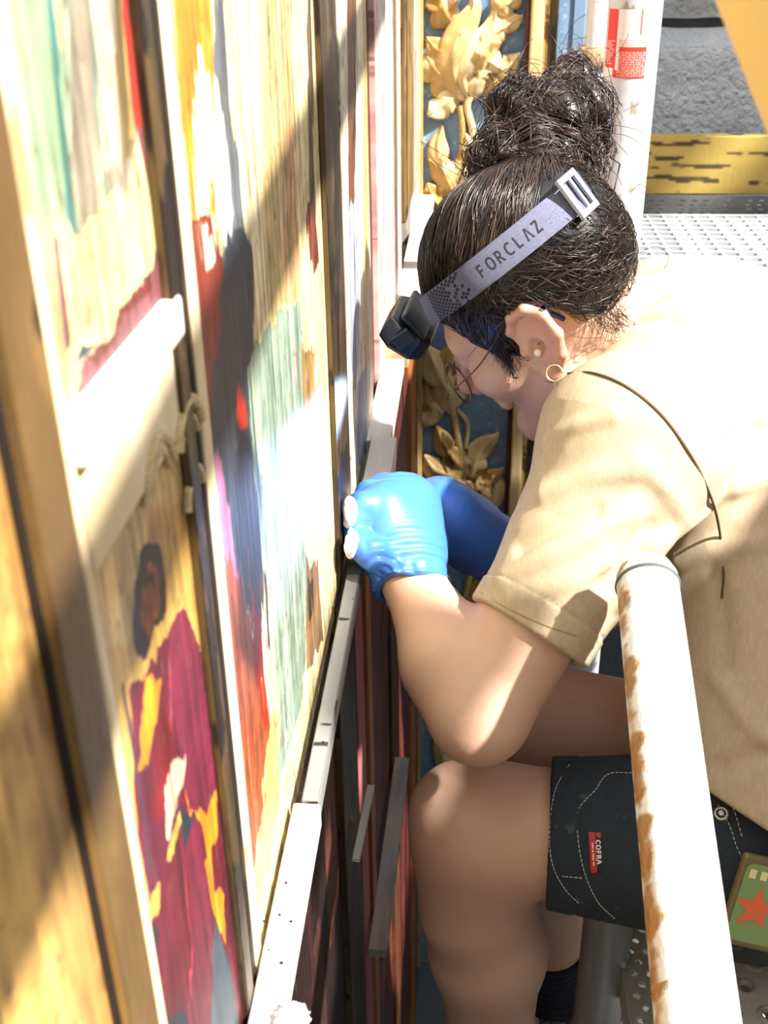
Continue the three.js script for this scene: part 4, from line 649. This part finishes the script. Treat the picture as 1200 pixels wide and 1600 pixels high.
  const ap = (g) => { g.applyMatrix4(basis); return g; };
  put('phone_body', ap(new RoundedBoxGeometry(0.062, 0.085, 0.009, 4, 0.0042)), std('#6b6440', 0.35), ph, 'dark olive bumper'); const shp = new THREE.Shape(); const w = 0.0265, h = 0.036, r = 0.008; shp.moveTo(-w + r, -h); shp.lineTo(w - r, -h); shp.quadraticCurveTo(w, -h, w, -h + r); shp.lineTo(w, h - r); shp.quadraticCurveTo(w, h, w - r, h); shp.lineTo(-w + r, h); shp.quadraticCurveTo(-w, h, -w, h - r); shp.lineTo(-w, -h + r); shp.quadraticCurveTo(-w, -h, -w + r, -h);
  const bg = new THREE.ExtrudeGeometry(shp, { depth: 0.0012, bevelEnabled: false }); bg.translate(0, 0, 0.0042); put('back_cover', ap(bg), std('#7d9a5e', 0.4), ph, 'light green back');
  const star = new THREE.Shape(); for (let i = 0; i < 10; i++) { const a = i * Math.PI / 5 + 0.3, rr2 = i % 2 ? 0.009 : 0.021; star[i ? 'lineTo' : 'moveTo'](Math.cos(a) * rr2 - 0.008, Math.sin(a) * rr2 - 0.004); } star.closePath(); const sg = new THREE.ExtrudeGeometry(star, { depth: 0.0006, bevelEnabled: false }); sg.translate(0, 0, 0.0054); put('star_sticker', ap(sg), std('#d9683f', 0.5), ph, 'orange star'); const cam = []; for (let i = 0; i < 3; i++) { const g = new RoundedBoxGeometry(0.006, 0.008, 0.001, 2, 0.0004); g.translate(-0.02 + i * 0.01, 0.027, 0.0058); cam.push(ap(g)); } for (const g of cam) put('printed_mark', g, std('#e6d9a0', 0.5), ph);
}
// ---------------------------------------------------------------- socks and shoes on the foot deck
{
  const fR = V(J.anR.x - 0.03, FOOT + 0.045, J.anR.z - 0.02), tR = fR.clone().add(V(-0.13, -0.012, -0.05));
  const sock = bones([[J.anR.clone().lerp(J.cfR, 0.42), J.anR, 0.0475, 0.042, 0.02], [J.anR, fR, 0.042, 0.045, 0.02]]);
  const cutN = J.anR.clone().sub(J.cfR).normalize(), cutC = J.anR.clone().lerp(J.cfR, 0.38), sF = (p) => smax(sock(p) - 0.0012 * Math.sin(((p.x - cutC.x) * cutN.x + (p.y - cutC.y) * cutN.y + (p.z - cutC.z) * cutN.z) * 500), -((p.x - cutC.x) * cutN.x + (p.y - cutC.y) * cutN.y + (p.z - cutC.z) * cutN.z), 0.004);
  const [a, b] = boxOf([J.anR, J.cfR, fR], 0.08); put('sock', skinOf(sF, a, b, 0.004, UVD), std('#1c2232', 0.95, { bumpMap: knit, bumpScale: 0.0005 }), person, 'dark navy sock');
}
// ---------------------------------------------------------------- gloves: palm, four bent fingers and a thumb each
{
  const gl = (chain) => { const o = []; for (const [pts, r0, r1] of chain) { const n = pts.length - 1; for (let i = 0; i < n; i++) o.push([pts[i], pts[i + 1], mix(r0, r1, i / n), mix(r0, r1, (i + 1) / n), 0.008]); } return o; };
  const A = (...v) => { const o = []; for (let i = 0; i < v.length; i += 3) o.push(at(v[i], v[i + 1], v[i + 2])); return o; };
  const nitrile = new THREE.MeshPhysicalMaterial({ color: new THREE.Color('#3f74d0'), roughness: 0.42, sheen: 0.2, sheenRoughness: 0.5, side: THREE.DoubleSide, bumpMap: grit, bumpScale: 0.0002 });
  const make = (parts, W, K, tip, cuffR, cuffBack, wr, amp, label) => {
    const f0 = bones(parts), ax = K.clone().sub(W).normalize(), cuff = W.clone().addScaledVector(ax, -cuffBack);
    const cw = (p) => { const t = (p.x - cuff.x) * ax.x + (p.y - cuff.y) * ax.y + (p.z - cuff.z) * ax.z; return t; };
    const cuffD = (p) => segD(p, cuff.clone().addScaledVector(ax, -0.02), W.clone().addScaledVector(ax, 0.012), cuffR, cuffR * 0.86);
    const F = (p) => {
      let d = smin(f0(p), cuffD(p), 0.016); if (d > 0.012) return d; const t = cw(p);
      const wav = Math.sin(t * 620 + 5 * noise3(p, 30)) * sst(0.0, 0.02, t) * (0.35 + noise3(p, 45)), cr = Math.sin(noise3(p, 60) * 26) * (1 - sst(0.01, 0.04, t));
      d -= amp * 0.5 * wav * sst(0.45, 0.6, noise3(p, 24)) * 1.6 + amp * 0.8 * cr;
      d -= 0.0014 * Math.exp(-Math.pow((t - 0.001) / 0.0016, 2));
      d = smax(d, -t - 0.0025 * Math.sin(p.x * 90 + p.y * 60), 0.002);
      return Math.max(d, -Math.max(cuffD(p) + 0.002, t - 0.035));
    };
    const pts = parts.flatMap((q) => [q[0], q[1]]).concat([cuff]), [lo, hi] = boxOf(pts, 0.045);
    return put('glove', skinOf(F, lo, hi, 0.0019, UVD), nitrile, person, label);
  };
  // near (left) hand: fist turned to the ledge
  const WL = J.wrL.clone(), KL = at(622, 800, 1.06);
  make([
    [WL, KL, 0.031, 0.034, 0.02], [at(610, 850, 1.025), at(600, 795, 1.03), 0.027, 0.025, 0.02], [at(660, 850, 1.07), at(655, 800, 1.085), 0.026, 0.022, 0.02], [at(636, 870, 1.04), at(632, 790, 1.07), 0.034, 0.03, 0.02],
    ...gl([[A(598, 785, 1.03, 568, 790, 1.015, 556, 815, 1.012, 560, 842, 1.02), 0.0135, 0.0092], [A(612, 772, 1.055, 578, 772, 1.045, 562, 792, 1.035, 556, 822, 1.03), 0.014, 0.0092], [A(632, 768, 1.08, 596, 762, 1.075, 574, 775, 1.065, 564, 802, 1.06), 0.0138, 0.009], [A(652, 778, 1.1, 622, 766, 1.11, 600, 772, 1.105, 588, 792, 1.1), 0.0125, 0.0082], [A(612, 880, 1.005, 584, 868, 0.995, 564, 852, 1.0, 556, 838, 1.01), 0.0155, 0.0098]]),
  ], WL, KL, null, 0.0345, 0.012, null, 0.0011, 'near glove closed around the work at the ledge');
  const WR = J.wrR.clone(), KR = at(690, 800, 1.14);
  make([
    [WR, KR, 0.032, 0.031, 0.02], [at(745, 846, 1.15), at(694, 804, 1.11), 0.037, 0.036, 0.02], [at(728, 822, 1.16), at(682, 792, 1.14), 0.03, 0.027, 0.02],
    ...gl([[A(680, 796, 1.12, 640, 795, 1.105, 605, 800, 1.09, 580, 815, 1.085), 0.0125, 0.0085], [A(680, 815, 1.115, 645, 815, 1.095, 610, 822, 1.085, 585, 835, 1.08), 0.0128, 0.0088], [A(684, 835, 1.105, 655, 838, 1.09, 630, 845, 1.085, 612, 850, 1.08), 0.0125, 0.0085], [A(692, 850, 1.11, 672, 855, 1.1, 655, 858, 1.095, 645, 850, 1.09), 0.0115, 0.008], [A(705, 790, 1.17, 672, 775, 1.15, 640, 778, 1.13, 615, 790, 1.12), 0.0135, 0.0095]]),
  ], WR, KR, null, 0.04, 0.016, null, 0.0016, 'far glove with loose crumpled cuff');
  // white swabs pinched at the fingertips
  const wad = (c, s, label) => { const f = (p) => ellD({ x: p.x - c.x, y: p.y - c.y, z: p.z - c.z }, 0, 0, 0, s[0], s[1], s[2]) - 0.011 * (noise3(p, 120) - 0.5) - 0.004 * (noise3(p, 260) - 0.5), [a, b] = boxOf([c], Math.max(...s) + 0.008); const t = thing('cotton_swab', label, 'swab', c.clone()); put('cotton', skinOf(f, a, b, 0.0016, UVD), std('#e9e6ea', 0.95, { bumpMap: grit, bumpScale: 0.0004 }), t); };
  wad(at(546, 802, 1.0), [0.008, 0.015, 0.012], 'white cotton swab pinched above the fingertips at the panel edge'); wad(at(548, 850, 0.985), [0.006, 0.014, 0.009], 'small white cotton swab just under the gloved fingertips');
}
// ---------------------------------------------------------------- hair: mass, bun and strands
const hairMat = std('#120d0d', 0.34, { bumpMap: grain, bumpScale: 0.0006 });
const hairline = [[-0.14, -0.055], [-0.085, -0.05], [-0.062, -0.03], [-0.045, 0.005], [-0.028, 0.04], [-0.006, 0.048], [0.012, 0.03], [0.02, -0.022], [0.034, -0.028], [0.045, 0.012], [0.062, 0.045], [0.082, 0.064], [0.12, 0.074]];
const hlAt = (z) => { for (let i = 0; i < hairline.length - 1; i++) if (z <= hairline[i + 1][0]) { const t = clamp((z - hairline[i][0]) / (hairline[i + 1][0] - hairline[i][0])); return mix(hairline[i][1], hairline[i + 1][1], t); } return 0.074; };
const BC = at(848, 205, 1.075), bunLobes = [[at(850, 215, 1.09), 0.05, 0.045], [at(895, 185, 1.075), 0.038, 0.036], [at(805, 165, 1.08), 0.024, 0.024], [at(780, 245, 1.06), 0.028, 0.026], [at(905, 245, 1.07), 0.026, 0.024], [at(890, 130, 1.1), 0.024, 0.022], [at(830, 285, 1.055), 0.034, 0.03]];
const bunBase = at(840, 310, 1.06);
const scalpD = (p) => { toHead(p, q0); return ellD(q0, 0, 0.05, -0.01, 0.083, 0.099, 0.104); };
const bunD = (p) => { let d = segD(p, BC, bunBase, 0.045, 0.05); for (const [c, r] of bunLobes) d = smin(d, ballD(p, c, r), 0.012); return d; };
const SB0 = hl(0.066, 0.03, 0.034), SB1 = hl(0.0625, -0.012, 0.038);
const hairD = (p) => {
  let d = scalpD(p); if (d > 0.2) return d - 0.1; toHead(p, q0); const x = q0.x, y = q0.y, z = q0.z;
  const lim = (hlAt(z) - y) * 0.6; d -= 0.0008 * (noise3(p, 90) - 0.5); d = smax(d, lim, 0.006);
  let b = bunD(p); if (b < 0.04) b -= 0.0026 * Math.sin(220 * ((p.x - BC.x) * 0.7 + (p.y - BC.y) * 0.5 - (p.z - BC.z) * 0.3) + noise3(p, 26) * 9) + 0.003 * (noise3(p, 50) - 0.5);
  d = smin(d, segD(p, SB0, SB1, 0.0095, 0.003), 0.006);
  return smin(d, b, 0.014);
};
{
  const [a, b] = boxOf([hl(-0.09, -0.08, -0.12), hl(0.09, 0.16, 0.12), hl(0.09, -0.08, 0.12), hl(-0.09, 0.16, -0.12), hl(0.09, 0.1, -0.12), hl(-0.09, 0.0, 0.12), BC, at(900, 100, 1.1), at(955, 200, 1.07), at(720, 240, 1.05)], 0.035);
  const hair = put('hair', skinOf(hairD, a, b, 0.0026, UVD), hairMat, person, 'near black hair gathered in a messy bun');
  // strands: thin three-sided tubes following the surface
  const P = [], N = [], I = [], C = [];
  function strand(pts, r) {
    const n = pts.length, base = P.length / 3, br = rnd(), cc = br < 0.25 ? [0.075, 0.045, 0.032] : br < 0.5 ? [0.035, 0.022, 0.02] : [0.013, 0.01, 0.0105], t = V(), u = V(), w = V();
    for (let i = 0; i < n; i++) { t.copy(pts[Math.min(n - 1, i + 1)]).sub(pts[Math.max(0, i - 1)]).normalize(); u.set(0.3, 0.8, 0.5).cross(t).normalize(); w.crossVectors(t, u); const k = r * (i === n - 1 ? 0.25 : i === 0 ? 0.8 : 1); for (let j = 0; j < 3; j++) { const c = Math.cos(j * 2.094), s = Math.sin(j * 2.094), nx = u.x * c + w.x * s, ny = u.y * c + w.y * s, nz = u.z * c + w.z * s; P.push(pts[i].x + nx * k, pts[i].y + ny * k, pts[i].z + nz * k); N.push(nx, ny, nz); C.push(...cc); } }
    for (let i = 0; i < n - 1; i++) for (let j = 0; j < 3; j++) { const a = base + i * 3 + j, b = base + i * 3 + (j + 1) % 3; I.push(a, b, a + 3, b, b + 3, a + 3); }
  }
  const snap = (p, lift, n = 1) => { for (let k = 0; k < n; k++) { const d = hairD(p), g = grad(hairD, p, 0.0015), l = g.length() || 1; p.addScaledVector(g, -(d - lift) / (l * l)); } return p; };
  const headN = (dir) => HC.clone().addScaledVector(HU, 0.05).addScaledVector(dir, 0.1);
  // long combed strands running up to the bun
  for (let s = 0; s < 3400; s++) {
    const th = rr(0, Math.PI * 2), cz = rr(-0.95, 0.75), sz = Math.sqrt(1 - cz * cz), dir = V().addScaledVector(HL, sz * Math.cos(th)).addScaledVector(HF, sz * Math.sin(th)).addScaledVector(HU, cz);
    let p = snap(headN(dir), 0.0008, 2); toHead(p, q0); if (q0.y < hlAt(q0.z) + 0.006 || q0.x < -0.045) continue;
    const low = q0.z < 0.02 && q0.y < 0.075 - q0.z * 0.35 && q0.z > -0.2, pts = [p.clone()], n = low ? 6 : 9, step = low ? rr(0.003, 0.0055) : rr(0.006, 0.011), wob = V(rr(-1, 1), rr(-1, 1), rr(-1, 1)).multiplyScalar(low ? 0.8 : 0.13), lift = low ? rr(0.001, 0.005) : rr(0.0003, 0.0022);
    for (let i = 0; i < n; i++) { const g = grad(hairD, p, 0.0015).normalize(); let d = low ? HU.clone().multiplyScalar(-0.55).addScaledVector(HF, -0.75) : bunBase.clone().sub(p); if (!low && d.length() < 0.03) break; d.normalize().add(wob); d.addScaledVector(g, -d.dot(g)).normalize(); p = snap(p.clone().addScaledVector(d, step), lift * Math.sin(Math.PI * (i + 1) / n) + 0.0004 + (low && i > 3 ? 0.002 : 0)); pts.push(p.clone()); }
    if (pts.length > 3) strand(pts, rr(0.00028, 0.0006));
  }
  // strands wound round the lobes of the bun, and stray ones
  for (let s = 0; s < 2400; s++) {
    const [c, r] = bunLobes[Math.floor(rnd() * bunLobes.length)], axis = V(rr(-0.4, 0.4), rr(-0.4, 0.4), 1).applyQuaternion(camera.quaternion).add(V(rr(-.5, .5), rr(-.5, .5), rr(-.5, .5))).normalize(), u = V(rr(-1, 1), rr(-1, 1), rr(-1, 1)).cross(axis).normalize(), w = axis.clone().cross(u), tilt = rr(-0.9, 0.9), a0 = rr(0, 6.3), span = rr(0.7, 2.2), n = 11, pts = [], lift = rnd() < 0.12 ? rr(0.003, 0.01) : rr(0.0003, 0.0024);
    for (let i = 0; i <= n; i++) { const a = a0 + span * i / n, k = Math.sqrt(1 - tilt * tilt); const q = c.clone().addScaledVector(u, r * k * Math.cos(a)).addScaledVector(w, r * k * Math.sin(a)).addScaledVector(axis, r * tilt); pts.push(snap(q, lift * Math.sin(Math.PI * i / n) + 0.0003, 2)); }
    strand(pts, rr(0.00028, 0.0006));
  }
  const fly = (pts, r = 0.0003) => strand(new THREE.CatmullRomCurve3(pts).getPoints(14), r);
  for (let s = 0; s < 130; s++) { const [c, r] = bunLobes[Math.floor(rnd() * bunLobes.length)], d = V(rr(-1, 1), rr(-0.6, 1), rr(-0.4, 1)).applyQuaternion(camera.quaternion).normalize(), p = snap(c.clone().addScaledVector(d, r * 1.1), 0), e = V(rr(-1, 1), rr(-1, 1), rr(-1, 1)).normalize(), L = rr(0.008, 0.03); fly([p, p.clone().addScaledVector(d, L * 0.35).addScaledVector(e, L * 0.5), p.clone().addScaledVector(d, L * 0.4).addScaledVector(e, L * 1.2), p.clone().addScaledVector(d, L * 0.15).addScaledVector(e, L * 1.8)]); }
  for (let s = 0; s < 90; s++) { const z = rr(-0.1, -0.03), p = snap(hl(0.06, hlAt(z) + rr(-0.004, 0.02), z), 0.001), L = rr(0.008, 0.026), d = HU.clone().multiplyScalar(-1).addScaledVector(HF, rr(-0.7, 0.1)).addScaledVector(HL, rr(0, 0.35)); fly([p, p.clone().addScaledVector(d, L * 0.4), p.clone().addScaledVector(d, L * 0.8).addScaledVector(HL, 0.003), p.clone().addScaledVector(d, L).addScaledVector(HF, rr(-0.006, 0.006))], 0.00026); }
  for (let s = 0; s < 60; s++) { const z = rr(0.026, 0.044), p = snap(hl(0.07, rr(-0.012, 0.02), z), 0.0006, 2), L = rr(0.006, 0.018); fly([p, p.clone().addScaledVector(HU, -L * 0.5).addScaledVector(HL, 0.002), p.clone().addScaledVector(HU, -L).addScaledVector(HF, rr(0.001, 0.008))], 0.00024); }
  for (const px of [[[862, 500, 1.0], [878, 515, 0.995], [905, 527, 1.0], [945, 527, 1.02]], [[915, 430, 1.0], [935, 460, 0.99], [945, 500, 1.0], [938, 535, 1.02]], [[985, 300, 1.06], [1000, 288, 1.06], [1015, 300, 1.06], [1010, 330, 1.06]], [[730, 560, 1.02], [760, 525, 0.99], [790, 500, 0.99]], [[1000, 395, 1.05], [1025, 385, 1.05], [1045, 400, 1.05], [1035, 425, 1.06]]]) fly(px.map((q) => at(...q)), 0.00032);
  const g = new THREE.BufferGeometry(); g.setAttribute('position', new THREE.Float32BufferAttribute(P, 3)); g.setAttribute('normal', new THREE.Float32BufferAttribute(N, 3)); g.setAttribute('color', new THREE.Float32BufferAttribute(C, 3)); g.setIndex(I);
  tag(put('hair_strands', g, std('#ffffff', 0.28, { vertexColors: true }), hair), null, null, null, 'stuff');
}
// ---------------------------------------------------------------- headlamp on its strap
const lampC = hl(0.0, 0.066, 0.112);
{
  const t = thing('headlamp', 'dark headlamp on a grey woven strap around the dark hair', 'headlamp', lampC.clone());
  const c = HC.clone().addScaledVector(HU, 0.075), b0 = hit(hairD, 897, 306), f0 = hl(0, 0.066, 0.11), ua = f0.clone().sub(c).normalize(), nrm = ua.clone().cross(b0.clone().sub(c)).normalize(), ub = nrm.clone().cross(ua).normalize(); if (ub.dot(HL) < 0) ub.negate();
  const out = (o, d) => { let s = 0.2; const p = V(); for (let i = 0; i < 120; i++) { p.copy(o).addScaledVector(d, s); const q = Math.min(scalpD(p) - 0.0008, 9); if (q < 0.0003) break; s -= q * 0.7; } return p.clone(); };
  const NA = 96, NB = 8, pos = [], uv = [], idx = [], hw = 0.0138, aEnd = Math.acos(clamp(ua.dot(b0.clone().sub(c).normalize()), -1, 1)), rows = [];
  const nn = nrm.clone(); const side = nn.dot(HU) > 0 ? 1 : -1;
  for (let i = 0; i <= NA; i++) { const a = mix(-aEnd * 0.9, aEnd, i / NA), d = ua.clone().multiplyScalar(Math.cos(a)).addScaledVector(ub, Math.sin(a)), m = out(c, d), row = []; for (let j = 0; j <= NB; j++) { const q = out(c.clone().addScaledVector(nn, side * hw * (j / NB * 2 - 1)), d); row.push(q); } rows.push(row); }
  let len = [0]; for (let i = 1; i <= NA; i++) len.push(len[i - 1] + rows[i][4].distanceTo(rows[i - 1][4]));
  for (const th of [0.0012, 0]) for (let i = 0; i <= NA; i++) for (let j = 0; j <= NB; j++) { const q = rows[i][j], d = q.clone().sub(c).normalize(), p = q.clone().addScaledVector(d, 0.0034 + th); pos.push(p.x, p.y, p.z); uv.push(len[i] / len[NA], j / NB); }
  const Wd = NB + 1, B = (NA + 1) * Wd; for (let i = 0; i < NA; i++) for (let j = 0; j < NB; j++) { const a = i * Wd + j, b = a + 1, e = a + Wd, f = e + 1; idx.push(a, e, b, b, e, f, B + a, B + b, B + e, B + b, B + f, B + e); } for (let i = 0; i < NA; i++) for (const j of [0, NB]) { const a = i * Wd + j, e = a + Wd; idx.push(a, B + a, e, e, B + a, B + e); }
  const g = new THREE.BufferGeometry(); g.setAttribute('position', new THREE.Float32BufferAttribute(pos, 3)); g.setAttribute('uv', new THREE.Float32BufferAttribute(uv, 2)); g.setIndex(idx); g.computeVertexNormals();
  const cv = document.createElement('canvas'); cv.width = 2048; cv.height = 128; const k = cv.getContext('2d'); k.fillStyle = '#6a6c84'; k.fillRect(0, 0, 2048, 128);
  for (let i = 0; i < 2600; i++) { k.fillStyle = i % 2 ? 'rgba(150,152,175,.35)' : 'rgba(50,52,72,.3)'; k.fillRect(rnd() * 2048, rnd() * 128, rr(3, 14), 2); }
  const U0 = 0.4737 * 2048, ext = 2048 - U0;                               // front of the head to the buckle
  k.fillStyle = '#1c1d2b'; for (let i = 0; i < 30; i++) for (let j = 0; j < 7; j++) { const x = U0 + ext * (0.29 + i * 0.0135), y = 10 + j * 18 + (i % 2) * 9, keep = i < 8 || h2(i, j) > (i - 7) / 10; if (keep && i < 18) { k.beginPath(); k.ellipse(x, y, 7.4, 7.6, 0, 0, 7); k.fill(); } }
  k.font = 'bold 74px sans-serif'; let tx = U0 + ext * 0.555; for (const ch of 'FORCLΛZ') { k.save(); k.translate(tx, 88); k.scale(0.72, 1); k.fillText(ch, 0, 0); k.restore(); tx += 43; }
  const st = new THREE.CanvasTexture(cv); st.colorSpace = THREE.SRGBColorSpace; st.anisotropy = 8;
  put('strap', g, std(st, 0.8, { bumpMap: knit, bumpScale: 0.0003 }), t, 'grey strap with dark lettering and dots');
  // buckle: open frame with a bar
  const bd = b0.clone().sub(c).normalize(), bt = ub.clone().multiplyScalar(Math.cos(aEnd)).addScaledVector(ua, -Math.sin(aEnd)).normalize(), bn = bt.clone().cross(nn).normalize(); if (bn.dot(bd) < 0) bn.negate();
  const mtx = new THREE.Matrix4().makeBasis(bt, bn.clone().cross(bt), bn).setPosition(rows[NA][4].clone().addScaledVector(bn, 0.006).addScaledVector(bt, -0.004));
  const fr = new THREE.Shape(); const rect = (s, w, h) => { s.moveTo(-w, -h); s.lineTo(w, -h); s.lineTo(w, h); s.lineTo(-w, h); s.closePath(); }; rect(fr, 0.0145, 0.0195); const hole = new THREE.Path(); rect(hole, 0.0108, 0.0152); fr.holes.push(hole); const bg = new THREE.ExtrudeGeometry(fr, { depth: 0.0028, bevelEnabled: true, bevelSize: 0.0007, bevelThickness: 0.0007, bevelSegments: 2 }); bg.translate(0, 0, -0.0014); bg.applyMatrix4(mtx);
  const plastic = std('#a9afc4', 0.4); const bk = put('buckle', bg, plastic, t, 'pale grey plastic adjuster'); const bar = new RoundedBoxGeometry(0.0034, 0.032, 0.0034, 2, 0.001); bar.translate(0.001, 0, 0.001); bar.applyMatrix4(mtx); put('bar', bar, plastic, bk); const lp = new RoundedBoxGeometry(0.017, 0.026, 0.0016, 2, 0.0006); lp.translate(-0.002, 0, -0.003); lp.applyMatrix4(mtx); put('strap_loop', lp, std('#5c5e76', 0.8), bk);
  const tail = new RoundedBoxGeometry(0.012, 0.022, 0.002, 2, 0.0008); tail.translate(0.014, 0.004, -0.0005); tail.applyMatrix4(mtx); put('strap_tail', tail, std('#23253a', 0.8), t);
  // housing: faceted body in a hinged bracket
  const lm = new THREE.Matrix4().makeBasis(HL, HU, HF).setPosition(lampC), dark = std('#141b26', 0.28), ap = (q) => { q.applyMatrix4(lm); return q; };
  const fs = new THREE.Shape(); [[-0.03, -0.012], [-0.022, -0.021], [0.022, -0.021], [0.03, -0.012], [0.031, 0.01], [0.022, 0.021], [-0.022, 0.021], [-0.031, 0.01]].forEach((q, i) => fs[i ? 'lineTo' : 'moveTo'](...q)); fs.closePath();
  const tiltM = new THREE.Matrix4().makeRotationX(0.35), fg = new THREE.ExtrudeGeometry(fs, { depth: 0.02, bevelEnabled: true, bevelSize: 0.0035, bevelThickness: 0.0045, bevelSegments: 3 }); fg.translate(0, 0, 0.008); fg.applyMatrix4(tiltM); const hs = put('housing', ap(fg), dark, t, 'faceted dark navy lamp body');
  const pl = new RoundedBoxGeometry(0.058, 0.034, 0.007, 3, 0.003); pl.translate(0, 0, 0.0); put('bracket', ap(pl), std('#1d2735', 0.35), t); for (const s of [-1, 1]) { const ar = new RoundedBoxGeometry(0.005, 0.016, 0.022, 2, 0.0015); ar.translate(s * 0.036, -0.002, 0.012); put('hinge_arm', ap(ar), std('#1d2735', 0.35), t); }
  const ln = new THREE.CylinderGeometry(0.011, 0.011, 0.0016, 28); ln.rotateX(Math.PI / 2); ln.translate(0, -0.002, 0.0333); ln.applyMatrix4(tiltM); put('lens', ap(ln), std('#dfe8ff', 0.2, { emissive: new THREE.Color('#cfe0ff'), emissiveIntensity: 2.5 }), hs, 'lit cool white lens');
  const from = V(0, -0.004, 0.06).applyMatrix4(tiltM).applyMatrix4(lm), aim = onX(430, 850, WX), sp = new THREE.SpotLight(new THREE.Color().setRGB(0.45, 0.64, 1.0), 11, 0, 0.14, 0.6, 2);
  sp.position.copy(from); sp.target.position.copy(aim); sp.castShadow = true; sp.shadow.radius = 0.5; sp.name = 'headlamp_beam'; scene.add(sp, sp.target);
}
// ---------------------------------------------------------------- eyeglasses and earrings
{
  const wire = std('#6b5a48', 0.3, { metalness: 0.8 }), t = thing('eyeglasses', 'thin round wire eyeglasses slid down the nose', 'glasses', hl(0, 0.0, 0.11));
  for (const s of [1, -1]) { const pts = []; for (let i = 0; i < 24; i++) { const a = i / 24 * 6.2832; pts.push(hl(s * (0.0325 + Math.cos(a) * 0.0235), -0.008 + Math.sin(a) * 0.0215, 0.113 - Math.abs(0.0325 + Math.cos(a) * 0.0235) * 0.12)); } put('rim', tube(pts, 0.00115, 60, 8, true), wire, t); const lens = new THREE.CircleGeometry(0.0222, 28); lens.applyMatrix4(new THREE.Matrix4().makeBasis(HL, HU, HF).setPosition(hl(s * 0.0325, -0.008, 0.109))); put('lens', lens, new THREE.MeshPhysicalMaterial({ color: 0xffffff, roughness: 0.03, transmission: 1, thickness: 0, ior: 1.4, side: THREE.DoubleSide }), t); }
  put('bridge', tube([hl(0.0095, -0.003, 0.1125), hl(0, 0.002, 0.117), hl(-0.0095, -0.003, 0.1125)], 0.0009, 12, 8), wire, t);
  put('temple', tube([hl(0.056, -0.002, 0.105), hl(0.0705, 0.012, 0.06), hl(0.0785, 0.036, 0.01), hl(0.0795, 0.044, -0.008)], 0.0008, 30, 8), wire, t); put('temple', tube([hl(-0.056, -0.002, 0.105), hl(-0.0705, 0.012, 0.06), hl(-0.0785, 0.036, 0.01)], 0.0008, 30, 8), wire, t);
  put('temple_tip', tube(lay(headD, [848, 484, 858, 487, 868, 491, 880, 497], 0.0022), 0.0024, 16, 10), std('#1d2c66', 0.25), t, 'navy plastic tip');
  const gold = std('#d0b98a', 0.25, { metalness: 0.9 });
  const lobe = hit(headD, 864, 574).addScaledVector(AX[2], 0.008), er = thing('earring', 'gold hoop earring with small dangling charm in left ear lobe', 'earring', lobe.clone()), ho = new THREE.TorusGeometry(0.0075, 0.0011, 10, 40, 5.6); ho.applyMatrix4(new THREE.Matrix4().makeBasis(AX[0], AX[1], AX[2]).setPosition(lobe.clone().addScaledVector(AX[1], -0.0065))); put('hoop', ho, gold, er);
  const h0 = lobe.clone().addScaledVector(AX[1], -0.014).addScaledVector(AX[2], 0.002); put('chain', tube([h0, h0.clone().add(V(0.0004, -0.006, 0)), h0.clone().add(V(0, -0.012, 0))], 0.0009, 12, 6), gold, er); const ch = []; for (let i = 0; i < 5; i++) { const a = i * 1.257, q = h0.clone().add(V(0, -0.017, 0)); ch.push(rod(q, q.clone().addScaledVector(AX[0], Math.cos(a) * 0.005).addScaledVector(AX[1], Math.sin(a) * 0.005), 0.001, 6)); } const ri = new THREE.TorusGeometry(0.0042, 0.0008, 8, 20); ri.applyQuaternion(camera.quaternion); const qq = h0.clone().add(V(0, -0.017, 0)); ri.translate(qq.x, qq.y, qq.z); ch.push(ri); put('charm', ch, gold, er);
  const sd = thing('ear_stud', 'small pearl stud set inside the left ear', 'earring', hl(0.089, 0.0, -0.002)); const sb = new THREE.SphereGeometry(0.0036, 20, 14); const sc = hl(0.0885, 0.0, -0.003); sb.translate(sc.x, sc.y, sc.z); put('pearl', sb, std('#e6dfda', 0.15), sd); put('post', rod(sc.clone().addScaledVector(HL, -0.008), sc, 0.0008, 8), gold, sd);
}
// ---------------------------------------------------------------- crumpled scraps at the bottom edge
{
  const scrap = (c, r, m, label, sq) => { const g = new THREE.IcosahedronGeometry(r, 12), p = g.attributes.position; for (let i = 0; i < p.count; i++) { const v = V().fromBufferAttribute(p, i), n = v.clone().normalize(), f = 0.62 + 0.75 * Math.abs(noise3(n.clone().multiplyScalar(1.3).addScalar(c.x * 9), 3.1) - 0.45) + 0.5 * Math.abs(noise3(n, 7.3) - 0.5); v.copy(n).multiplyScalar(r * f); v.y *= sq; p.setXYZ(i, v.x + c.x, v.y + c.y, v.z + c.z); } g.computeVertexNormals(); const t = thing('crumpled_scrap', label, 'scrap', V(c.x, c.y - r * sq, c.z)); put('paper', metreUV(g), m, t); };
  const c1 = onY(457, 1592, LEDGE + 0.004); c1.x = Math.max(c1.x, 0.014); scrap(c1, 0.012, std('#ece6e0', 0.9), 'white crumpled scrap on the ledge at bottom edge', 0.6);
  const c2 = onY(878, 1592, FOOT + 0.02); scrap(c2, 0.04, std(tex(256, 256, (u, v) => lerp3([0.35, 0.32, 0.31], [0.75, 0.72, 0.7], sst(0.4, 0.65, fbm(u * 12, v * 12, 4)))), 0.9), 'grey crumpled scrap on foot deck left of the grey pole', 0.6);
}
renderer.render(scene, camera);
